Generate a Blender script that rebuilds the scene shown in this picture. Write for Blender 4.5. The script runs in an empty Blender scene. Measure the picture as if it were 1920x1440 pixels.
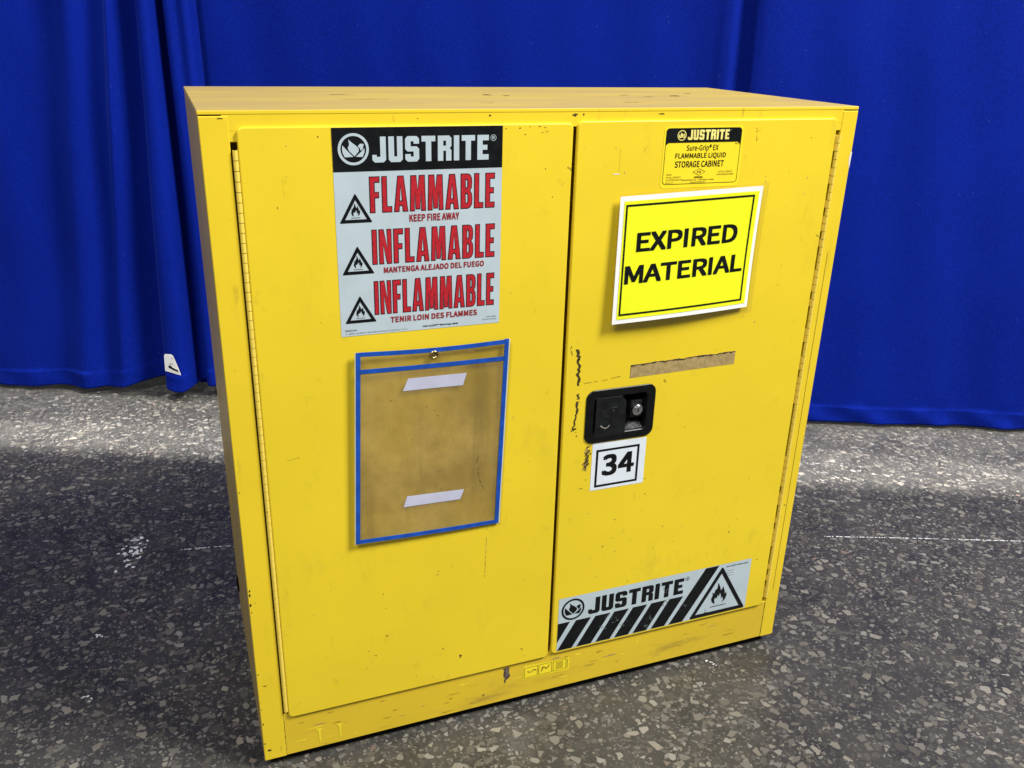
import bpy, bmesh, math, random
from mathutils import Vector, Matrix

random.seed(7)
S = bpy.context.scene
COL = S.collection

# ------------------------------------------------------------------ camera
cam_d = bpy.data.cameras.new('camera')
cam = bpy.data.objects.new('camera', cam_d)
COL.objects.link(cam)
cam_d.sensor_width = 36.0
cam_d.lens = 1644.93 / 1920 * 36.0
cam_d.clip_start = 0.02
cam_d.clip_end = 60
cam.matrix_world = Matrix(((0.93347053, 0.11279953, -0.34045415, -0.0458701),
                           (-0.35779436, 0.35856763, -0.86221369, -1.2722928),
                           (0.02481854, 0.92666365, 0.37507135, 1.2276573),
                           (0, 0, 0, 1)))
S.camera = cam

# ------------------------------------------------------------------ light
w = bpy.data.worlds.new('World')
S.world = w
w.use_nodes = True
bg = w.node_tree.nodes['Background']
bg.inputs['Color'].default_value = (0.95, 0.97, 1.0, 1)
bg.inputs['Strength'].default_value = 0.17


def area(name, loc, target, sx, sy, power, col=(1, 1, 1), spread=180):
    d = bpy.data.lights.new(name, 'AREA')
    d.shape = 'RECTANGLE'
    d.size, d.size_y, d.energy, d.color = sx, sy, power, col
    d.spread = math.radians(spread)
    o = bpy.data.objects.new(name, d)
    COL.objects.link(o)
    o.location = loc
    o.rotation_euler = (Vector(target) - Vector(loc)).to_track_quat('-Z', 'Y').to_euler()
    return o


area('hall_lamp_right', (4.3, -3.0, 6.2), (0.55, 0, 0.6), 1.9, 1.9, 900, (1, 0.985, 0.95))
area('hall_lamp_left', (-2.6, -3.4, 6.0), (0.55, 0, 0.6), 1.8, 1.8, 320, (1, 0.985, 0.96))
# added lights, no known fixture: they make the bright floor strip by the curtain
AX = Vector((0.915, -0.4035, 0)).normalized()
for nm, off, wd, pw in (('added_strip_light', 0.0, 0.46, 23), ('added_strip_light_edge', -0.12, 0.20, 9)):
    c = Vector((0.84, 1.19, 2.1)) + Vector((AX.y, -AX.x, 0)) * -off
    strip = area(nm, c, (c.x, c.y, 0), 7.0, wd, pw, (1, 0.99, 0.97), 4)
    strip.rotation_euler = (0, 0, math.atan2(-0.4035, 0.915))

S.view_settings.view_transform = 'Standard'
S.view_settings.look = 'None'
S.view_settings.gamma = 1
S.view_settings.use_curve_mapping = False
S.view_settings.exposure = 0.0
S.render.engine = 'CYCLES'
S.cycles.use_denoising = True
S.cycles.max_bounces = 8

# ------------------------------------------------------------------ materials
class N:
    def __init__(self, name):
        self.m = bpy.data.materials.new(name)
        self.m.use_nodes = True
        self.t = self.m.node_tree
        self.b = self.t.nodes['Principled BSDF']
        self.out = self.t.nodes['Material Output']

    def n(self, typ, **kw):
        nd = self.t.nodes.new(typ)
        for k, v in kw.items():
            if k.startswith('i_'):
                nd.inputs[k[2:].replace('_', ' ')].default_value = v
            else:
                setattr(nd, k, v)
        return nd

    def l(self, a, b):
        self.t.links.new(a, b)

    def pos(self, sc=(1, 1, 1), rot=(0, 0, 0)):
        g = self.n('ShaderNodeTexCoord')
        mp = self.n('ShaderNodeMapping')
        mp.inputs['Scale'].default_value = sc
        mp.inputs['Rotation'].default_value = rot
        self.l(g.outputs['Object'], mp.inputs['Vector'])
        return mp.outputs['Vector']

    def noise(self, v, scale, detail=4, rough=0.55):
        nd = self.n('ShaderNodeTexNoise', i_Scale=scale, i_Detail=detail, i_Roughness=rough)
        self.l(v, nd.inputs['Vector'])
        return nd.outputs['Fac']

    def ramp(self, f, a, b, va=0.0, vb=1.0):
        nd = self.n('ShaderNodeMapRange', clamp=True, interpolation_type='SMOOTHSTEP')
        nd.inputs[1].default_value, nd.inputs[2].default_value = a, b
        nd.inputs[3].default_value, nd.inputs[4].default_value = va, vb
        self.l(f, nd.inputs[0])
        return nd.outputs[0]

    def math(self, op, a, b=None, c=None):
        nd = self.n('ShaderNodeMath', operation=op)
        for i, x in enumerate((a, b, c)):
            if x is None:
                continue
            if isinstance(x, (int, float)):
                nd.inputs[i].default_value = x
            else:
                self.l(x, nd.inputs[i])
        return nd.outputs[0]

    def mix(self, f, a, b, blend='MIX'):
        nd = self.n('ShaderNodeMix', data_type='RGBA', blend_type=blend)
        for i, x in ((0, f), (6, a), (7, b)):
            if isinstance(x, (int, float)):
                nd.inputs[i].default_value = x
            elif isinstance(x, tuple):
                nd.inputs[i].default_value = (*x, 1)
            else:
                self.l(x, nd.inputs[i])
        return nd.outputs[2]

    def color(self, c):
        if isinstance(c, tuple):
            self.b.inputs['Base Color'].default_value = (*c, 1)
        else:
            self.l(c, self.b.inputs['Base Color'])

    def bump(self, h, strength, dist):
        nd = self.n('ShaderNodeBump', i_Strength=strength, i_Distance=dist)
        self.l(h, nd.inputs['Height'])
        self.l(nd.outputs[0], self.b.inputs['Normal'])
        return nd


def plain(name, c, rough=0.5, metal=0.0, spec=0.5, var=0.06, scale=40):
    k = N(name)
    f = k.noise(k.pos(), scale)
    d = tuple(x * (1 - 2.2 * var) for x in c)
    k.color(k.mix(k.ramp(f, 0.35, 0.65), d, c))
    k.b.inputs['Roughness'].default_value = rough
    k.b.inputs['Metallic'].default_value = metal
    k.b.inputs['Specular IOR Level'].default_value = spec
    return k.m


def paint(name, base, dirt, dust, streak=(1, 1, 1), specks=0.5, dustcol=(0.50, 0.40, 0.22)):
    """worn yellow powder coat: tone drift, smudges, specks, orange peel and shallow dents"""
    k = N(name)
    p = k.pos()
    ps = k.pos(streak)
    c = k.mix(k.ramp(k.noise(p, 2.3, 3), 0.3, 0.7), tuple(x * 0.93 for x in base), base)
    sm = k.math('MULTIPLY', k.ramp(k.noise(ps, 11, 8, 0.70), 0.53, 0.76), k.ramp(k.noise(p, 2.1, 2), 0.34, 0.62))
    c = k.mix(k.math('MULTIPLY', sm, dirt), c, (0.26, 0.17, 0.03))
    fine = k.ramp(k.noise(ps, 42, 5, 0.7), 0.60, 0.78)
    c = k.mix(k.math('MULTIPLY', fine, dirt * 0.8), c, (0.20, 0.13, 0.03))
    if dust:
        dn = k.ramp(k.noise(ps, 5, 6, 0.6), 0.25, 0.75, dust * 0.65, min(dust * 1.25, 1))
        c = k.mix(dn, c, dustcol)
    v = k.n('ShaderNodeTexVoronoi', i_Scale=38.0, i_Randomness=1.0)
    wob = k.n('ShaderNodeTexNoise', i_Scale=60.0)
    k.l(p, wob.inputs['Vector'])
    ad = k.n('ShaderNodeVectorMath', operation='MULTIPLY_ADD')
    k.l(wob.outputs['Color'], ad.inputs[0])
    ad.inputs[1].default_value = (0.02, 0.02, 0.02)
    k.l(p, ad.inputs[2])
    k.l(ad.outputs[0], v.inputs['Vector'])
    sep = k.n('ShaderNodeSeparateColor')
    k.l(v.outputs['Color'], sep.inputs[0])
    size = k.ramp(sep.outputs[0], 0.80, 1.0, 0.0, 0.11)
    dot = k.math('LESS_THAN', v.outputs['Distance'], size)
    c = k.mix(k.math('MULTIPLY', dot, specks), c, (0.06, 0.045, 0.02))
    k.color(c)
    k.l(k.ramp(sm, 0, 1, 0.42, 0.62), k.b.inputs['Roughness'])
    k.b.inputs['Specular IOR Level'].default_value = 0.35
    h = k.math('ADD', k.math('MULTIPLY', k.noise(p, 3.0, 2), 1.0), k.math('MULTIPLY', k.noise(p, 260, 2), 0.006))
    k.bump(h, 0.35, 0.012)
    return k.m


YEL = (0.785, 0.585, 0.024)
M_door = paint('yellow_paint', YEL, 0.33, 0.0, (1, 1, 0.6), 0.55)
M_frame = paint('yellow_paint_frame', (0.785, 0.575, 0.024), 0.60, 0.0, (1.3, 1, 0.35), 0.65)
M_rail = paint('yellow_paint_soiled', (0.76, 0.54, 0.022), 0.95, 0.26, (0.35, 1, 1.5), 0.9, (0.46, 0.31, 0.04))
M_top = paint('yellow_paint_dusty', YEL, 0.35, 0.74, (0.4, 1.6, 1), 0.3, (0.41, 0.295, 0.115))
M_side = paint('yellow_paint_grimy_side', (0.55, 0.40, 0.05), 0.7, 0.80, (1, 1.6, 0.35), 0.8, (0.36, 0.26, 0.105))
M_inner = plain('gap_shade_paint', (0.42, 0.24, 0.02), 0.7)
M_hinge = paint('yellow_hinge_paint', (0.82, 0.62, 0.09), 0.35, 0.0, (1, 1, 1), 0.4)
M_black = plain('black_enamel', (0.006, 0.007, 0.007), 0.36, 0, 0.22, 0.2)
M_blackworn = plain('black_plastic_worn', (0.009, 0.010, 0.011), 0.42, 0, 0.3, 0.25, 90)
M_greyworn = plain('grey_worn_metal', (0.09, 0.095, 0.10), 0.6, 0.0, 0.3, 0.3, 160)
M_chrome = plain('chrome', (0.70, 0.71, 0.72), 0.22, 1.0, 0.5, 0.1)
M_brass = plain('brass_eyelet', (0.55, 0.40, 0.16), 0.30, 1.0, 0.5, 0.15)
M_ink = plain('black_ink', (0.007, 0.008, 0.009), 0.42, 0, 0.18, 0.2, 60)
M_silver = plain('silver_label_vinyl', (0.46, 0.55, 0.595), 0.42, 0, 0.5, 0.03, 25)
M_silveredge = plain('label_edge', (0.16, 0.14, 0.05), 0.6)
M_red = plain('red_ink', (0.47, 0.014, 0.024), 0.45, 0, 0.4, 0.10, 300)
M_dkred = plain('dark_red_ink', (0.30, 0.016, 0.022), 0.5, 0, 0.4, 0.12, 300)
M_greyink = plain('grey_small_print', (0.11, 0.13, 0.14), 0.6)
M_olive = plain('olive_small_print', (0.20, 0.145, 0.01), 0.6)
M_labyel = plain('bright_yellow_label', (0.88, 0.70, 0.022), 0.35, 0, 0.5, 0.02)
M_paper = plain('white_paper', (0.82, 0.82, 0.80), 0.6, 0, 0.3, 0.02)
M_white34 = plain('white_sticker', (0.70, 0.76, 0.82), 0.45, 0, 0.4, 0.03)
M_lemon = plain('fluorescent_yellow_paper', (0.80, 0.85, 0.012), 0.5, 0, 0.35, 0.02)
M_blue = plain('blue_vinyl_strip', (0.006, 0.075, 0.44), 0.40, 0, 0.5, 0.12, 60)
M_blue2 = plain('clear_vinyl_margin', (0.55, 0.58, 0.50), 0.35)
M_tape = plain('pale_lilac_tape', (0.50, 0.51, 0.64), 0.5, 0, 0.4, 0.03)
M_scuff = plain('dark_scuff', (0.085, 0.060, 0.018), 0.6, 0, 0.3, 0.35, 220)
M_smear = plain('faint_smear', (0.50, 0.36, 0.025), 0.6, 0, 0.3, 0.2, 90)
M_smear2 = plain('fresh_touch_up', (0.88, 0.70, 0.03), 0.5)
M_wear = plain('worn_grey_scratch', (0.30, 0.28, 0.25), 0.5)
M_primer = plain('bare_chip', (0.13, 0.095, 0.07), 0.6, 0, 0.3, 0.3, 160)
M_scrape = plain('white_scrape', (0.80, 0.78, 0.66), 0.5)
M_torn = plain('torn_brown_adhesive', (0.40, 0.29, 0.12), 0.75, 0, 0.25, 0.12, 120)
M_tornd = plain('torn_edge', (0.10, 0.07, 0.03), 0.8, 0, 0.25, 0.3, 200)
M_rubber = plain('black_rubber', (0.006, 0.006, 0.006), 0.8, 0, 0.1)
M_fplaster = plain('white_paint_spill', (0.88, 0.90, 0.92), 0.6, 0, 0.3, 0.12, 300)


def mat_curtain():
    k = N('royal_blue_cloth')
    p = k.pos()
    c = k.mix(k.ramp(k.noise(p, 1.7, 4), 0.3, 0.7), (0.0009, 0.0074, 0.158), (0.0015, 0.0112, 0.220))
    c = k.mix(k.ramp(k.noise(p, 420, 2), 0.35, 0.7), c, (0.003, 0.019, 0.31))
    lint = k.n('ShaderNodeTexVoronoi', i_Scale=24.0)
    k.l(p, lint.inputs['Vector'])
    c = k.mix(k.math('MULTIPLY', k.math('LESS_THAN', lint.outputs['Distance'], 0.035), 0.35), c, (0.16, 0.2, 0.42))
    k.color(c)
    k.b.inputs['Roughness'].default_value = 0.75
    k.b.inputs['Specular IOR Level'].default_value = 0.05
    k.b.inputs['Sheen Weight'].default_value = 0.04
    k.b.inputs['Sheen Tint'].default_value = (0.2, 0.35, 1, 1)
    wv = k.math('ADD', k.math('MULTIPLY', k.noise(k.pos((1, 1, 0.25)), 5, 3), 1.0), k.math('MULTIPLY', k.noise(p, 600, 2), 0.02))
    k.bump(wv, 0.5, 0.012)
    return k.m


def mat_floor():
    k = N('terrazzo')
    p = k.pos()
    wob = k.n('ShaderNodeTexNoise', i_Scale=70.0, i_Detail=3.0)
    k.l(p, wob.inputs['Vector'])
    ad = k.n('ShaderNodeVectorMath', operation='MULTIPLY_ADD')
    k.l(wob.outputs['Color'], ad.inputs[0])
    ad.inputs[1].default_value = (0.007, 0.007, 0.0)
    k.l(p, ad.inputs[2])
    vec = ad.outputs[0]
    big = k.noise(p, 1.3, 4)
    mat = k.mix(k.ramp(k.noise(p, 9, 6, 0.7), 0.3, 0.7), (0.024, 0.0228, 0.0195), (0.056, 0.0530, 0.0455))
    mat = k.mix(k.ramp(k.noise(p, 300, 3, 0.7), 0.45, 0.75), mat, (0.072, 0.070, 0.066))
    c = mat
    for scale, keep, lo, hi, edge, off in ((175, 0.38, 0.05, 0.18, 0.06, 3.1), (92, 0.40, 0.06, 0.24, 0.08, 1.7), (52, 0.32, 0.07, 0.27, 0.10, 0.0)):
        mp = k.n('ShaderNodeMapping')
        mp.inputs['Location'].default_value = (off, off * 2, 0)
        mp.inputs['Rotation'].default_value = (0, 0, off)
        k.l(vec, mp.inputs['Vector'])
        a = k.n('ShaderNodeTexVoronoi', i_Scale=float(scale))
        e = k.n('ShaderNodeTexVoronoi', feature='DISTANCE_TO_EDGE', i_Scale=float(scale))
        for x in (a, e):
            x.voronoi_dimensions = '2D'
            x.inputs['Randomness'].default_value = 0.9
            k.l(mp.outputs[0], x.inputs['Vector'])
        sp = k.n('ShaderNodeSeparateColor')
        k.l(a.outputs['Color'], sp.inputs[0])
        on = k.math('MULTIPLY', k.math('LESS_THAN', sp.outputs[0], keep),
                    k.ramp(k.math('SUBTRACT', e.outputs['Distance'], k.math('MULTIPLY', sp.outputs[2], 0.16)), edge, edge + 0.025))
        val = k.math('MULTIPLY_ADD', k.math('POWER', sp.outputs[1], 1.7), hi - lo, lo)
        tint = k.mix(sp.outputs[2], (1.0, 0.90, 0.73), (1.0, 0.97, 0.89))
        tint = k.mix(k.math('GREATER_THAN', sp.outputs[2], 0.975), tint, (1.0, 0.76, 0.62))
        cc = k.n('ShaderNodeVectorMath', operation='SCALE')
        k.l(tint, cc.inputs[0])
        k.l(val, cc.inputs['Scale'])
        c = k.mix(on, c, cc.outputs[0])
    # grime patches and pale scuffed film
    c = k.mix(k.ramp(big, 0.40, 0.62, 0.0, 0.40), c, k.mix(0.72, c, (0.022, 0.021, 0.022)))
    c = k.mix(k.ramp(k.noise(p, 3.1, 8, 0.72), 0.58, 0.76, 0.0, 0.42), c, (0.13, 0.13, 0.13))
    k.color(c)
    k.l(k.ramp(k.noise(p, 14, 5), 0.3, 0.7, 0.34, 0.56), k.b.inputs['Roughness'])
    k.b.inputs['Specular IOR Level'].default_value = 0.42
    k.bump(k.noise(p, 190, 4, 0.6), 0.22, 0.0025)
    return k.m


def mat_sleeve(name, lo, hi):
    k = N(name)
    p = k.pos()
    tr = k.n('ShaderNodeBsdfTransparent')
    tr.inputs[0].default_value = (0.82, 0.80, 0.74, 1)
    df = k.b
    c = k.mix(k.ramp(k.noise(p, 9, 6, 0.65), 0.3, 0.7), (0.30, 0.205, 0.070), (0.52, 0.375, 0.115))
    k.color(c)
    df.inputs['Roughness'].default_value = 0.22
    wr_ = k.math('ADD', k.noise(k.pos((1.0, 1, 0.35)), 9, 3), k.math('MULTIPLY', k.noise(k.pos((1, 1, 0.12)), 34, 3), 0.25))
    k.bump(wr_, 0.6, 0.010)
    c = k.mix(k.ramp(k.noise(k.pos((1, 1, 0.10)), 16, 5, 0.6), 0.52, 0.72, 0.0, 0.55), c, (0.12, 0.09, 0.045))
    k.color(c)
    f = k.ramp(k.noise(k.pos((1, 1, 0.7)), 7, 7, 0.65), 0.28, 0.72, lo, hi)
    mx = k.n('ShaderNodeMixShader')
    k.l(f, mx.inputs[0])
    k.l(tr.outputs[0], mx.inputs[1])
    k.l(df.outputs[0], mx.inputs[2])
    k.l(mx.outputs[0], k.out.inputs['Surface'])
    return k.m


def mat_lamin():
    k = N('clear_laminate')
    tr = k.n('ShaderNodeBsdfTransparent')
    tr.inputs[0].default_value = (0.93, 0.92, 0.90, 1)
    gl = k.n('ShaderNodeBsdfGlossy', i_Roughness=0.25)
    mx = k.n('ShaderNodeMixShader')
    mx.inputs[0].default_value = 0.06
    k.l(tr.outputs[0], mx.inputs[1])
    k.l(gl.outputs[0], mx.inputs[2])
    k.l(mx.outputs[0], k.out.inputs['Surface'])
    return k.m


M_curtain, M_floor, M_sleeve, M_lamin = mat_curtain(), mat_floor(), mat_sleeve('clear_dirty_vinyl', 0.48, 0.70), mat_lamin()
M_sleeve1 = mat_sleeve('clear_single_vinyl', 0.20, 0.40)

# ------------------------------------------------------------------ helpers
def link(name, bm, mats, parent=None, smooth=False, bevel=0.0, seg=2):
    me = bpy.data.meshes.new(name)
    bm.to_mesh(me)
    bm.free()
    for m in (mats if isinstance(mats, (list, tuple)) else [mats]):
        me.materials.append(m)
    if smooth:
        for p in me.polygons:
            p.use_smooth = True
    o = bpy.data.objects.new(name, me)
    COL.objects.link(o)
    if parent:
        o.parent = parent
    if bevel:
        b = o.modifiers.new('bevel', 'BEVEL')
        b.width, b.segments, b.limit_method = bevel, seg, 'ANGLE'
    return o


def tag(o, label=None, cat=None, group=None, kind=None):
    for k, v in (('label', label), ('category', cat), ('group', group), ('kind', kind)):
        if v:
            o[k] = v
    return o


def box(bm, x0, x1, y0, y1, z0, z1, mi=0):
    vs = [bm.verts.new((x, y, z)) for x in (x0, x1) for y in (y0, y1) for z in (z0, z1)]
    for f in ((0, 1, 3, 2), (4, 6, 7, 5), (0, 4, 5, 1), (2, 3, 7, 6), (0, 2, 6, 4), (1, 5, 7, 3)):
        bm.faces.new([vs[i] for i in f]).material_index = mi
    return vs


def cyl(bm, c, axis, r, length, seg=24, mi=0, r2=None):
    """closed cylinder starting at c, running along axis"""
    axis = Vector(axis).normalized()
    q = axis.to_track_quat('Z', 'Y')
    r2 = r if r2 is None else r2
    rings = []
    for rr, h in ((r, 0), (r2, length)):
        rings.append([bm.verts.new(Vector(c) + q @ Vector((rr * math.cos(2 * math.pi * i / seg), rr * math.sin(2 * math.pi * i / seg), h))) for i in range(seg)])
    for i in range(seg):
        j = (i + 1) % seg
        bm.faces.new((rings[0][i], rings[0][j], rings[1][j], rings[1][i])).material_index = mi
    bm.faces.new(rings[1]).material_index = mi
    bm.faces.new(rings[0][::-1]).material_index = mi


def rrect(x0, x1, z0, z1, r, seg=6):
    pts = []
    for cx, cz, a in ((x1 - r, z0 + r, -90), (x1 - r, z1 - r, 0), (x0 + r, z1 - r, 90), (x0 + r, z0 + r, 180)):
        for i in range(seg + 1):
            t = math.radians(a + 90 * i / seg)
            pts.append((cx + r * math.cos(t), cz + r * math.sin(t)))
    return pts


def circle(cx, cz, r, n=32):
    return [(cx + r * math.cos(2 * math.pi * i / n), cz + r * math.sin(2 * math.pi * i / n)) for i in range(n)]


def _mesh_of(cu):
    o = bpy.data.objects.new('tmp', cu)
    COL.objects.link(o)
    dg = bpy.context.evaluated_depsgraph_get()
    me = bpy.data.meshes.new_from_object(o.evaluated_get(dg))
    vs = [v.co.copy() for v in me.vertices]
    fs = [tuple(p.vertices) for p in me.polygons]
    bpy.data.objects.remove(o)
    bpy.data.curves.remove(cu)
    bpy.data.meshes.remove(me)
    return vs, fs


def loops2d(loops, extrude=0.0, bevel=0.0):
    cu = bpy.data.curves.new('c', 'CURVE')
    cu.dimensions = '2D'
    cu.fill_mode = 'BOTH'
    cu.extrude, cu.bevel_depth = extrude, bevel
    if bevel:
        cu.bevel_resolution = 3
    for lp in loops:
        sp = cu.splines.new('POLY')
        sp.points.add(len(lp) - 1)
        for pt, (x, y) in zip(sp.points, lp):
            pt.co = (x, y, 0, 1)
        sp.use_cyclic_u = True
    return _mesh_of(cu)


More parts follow.
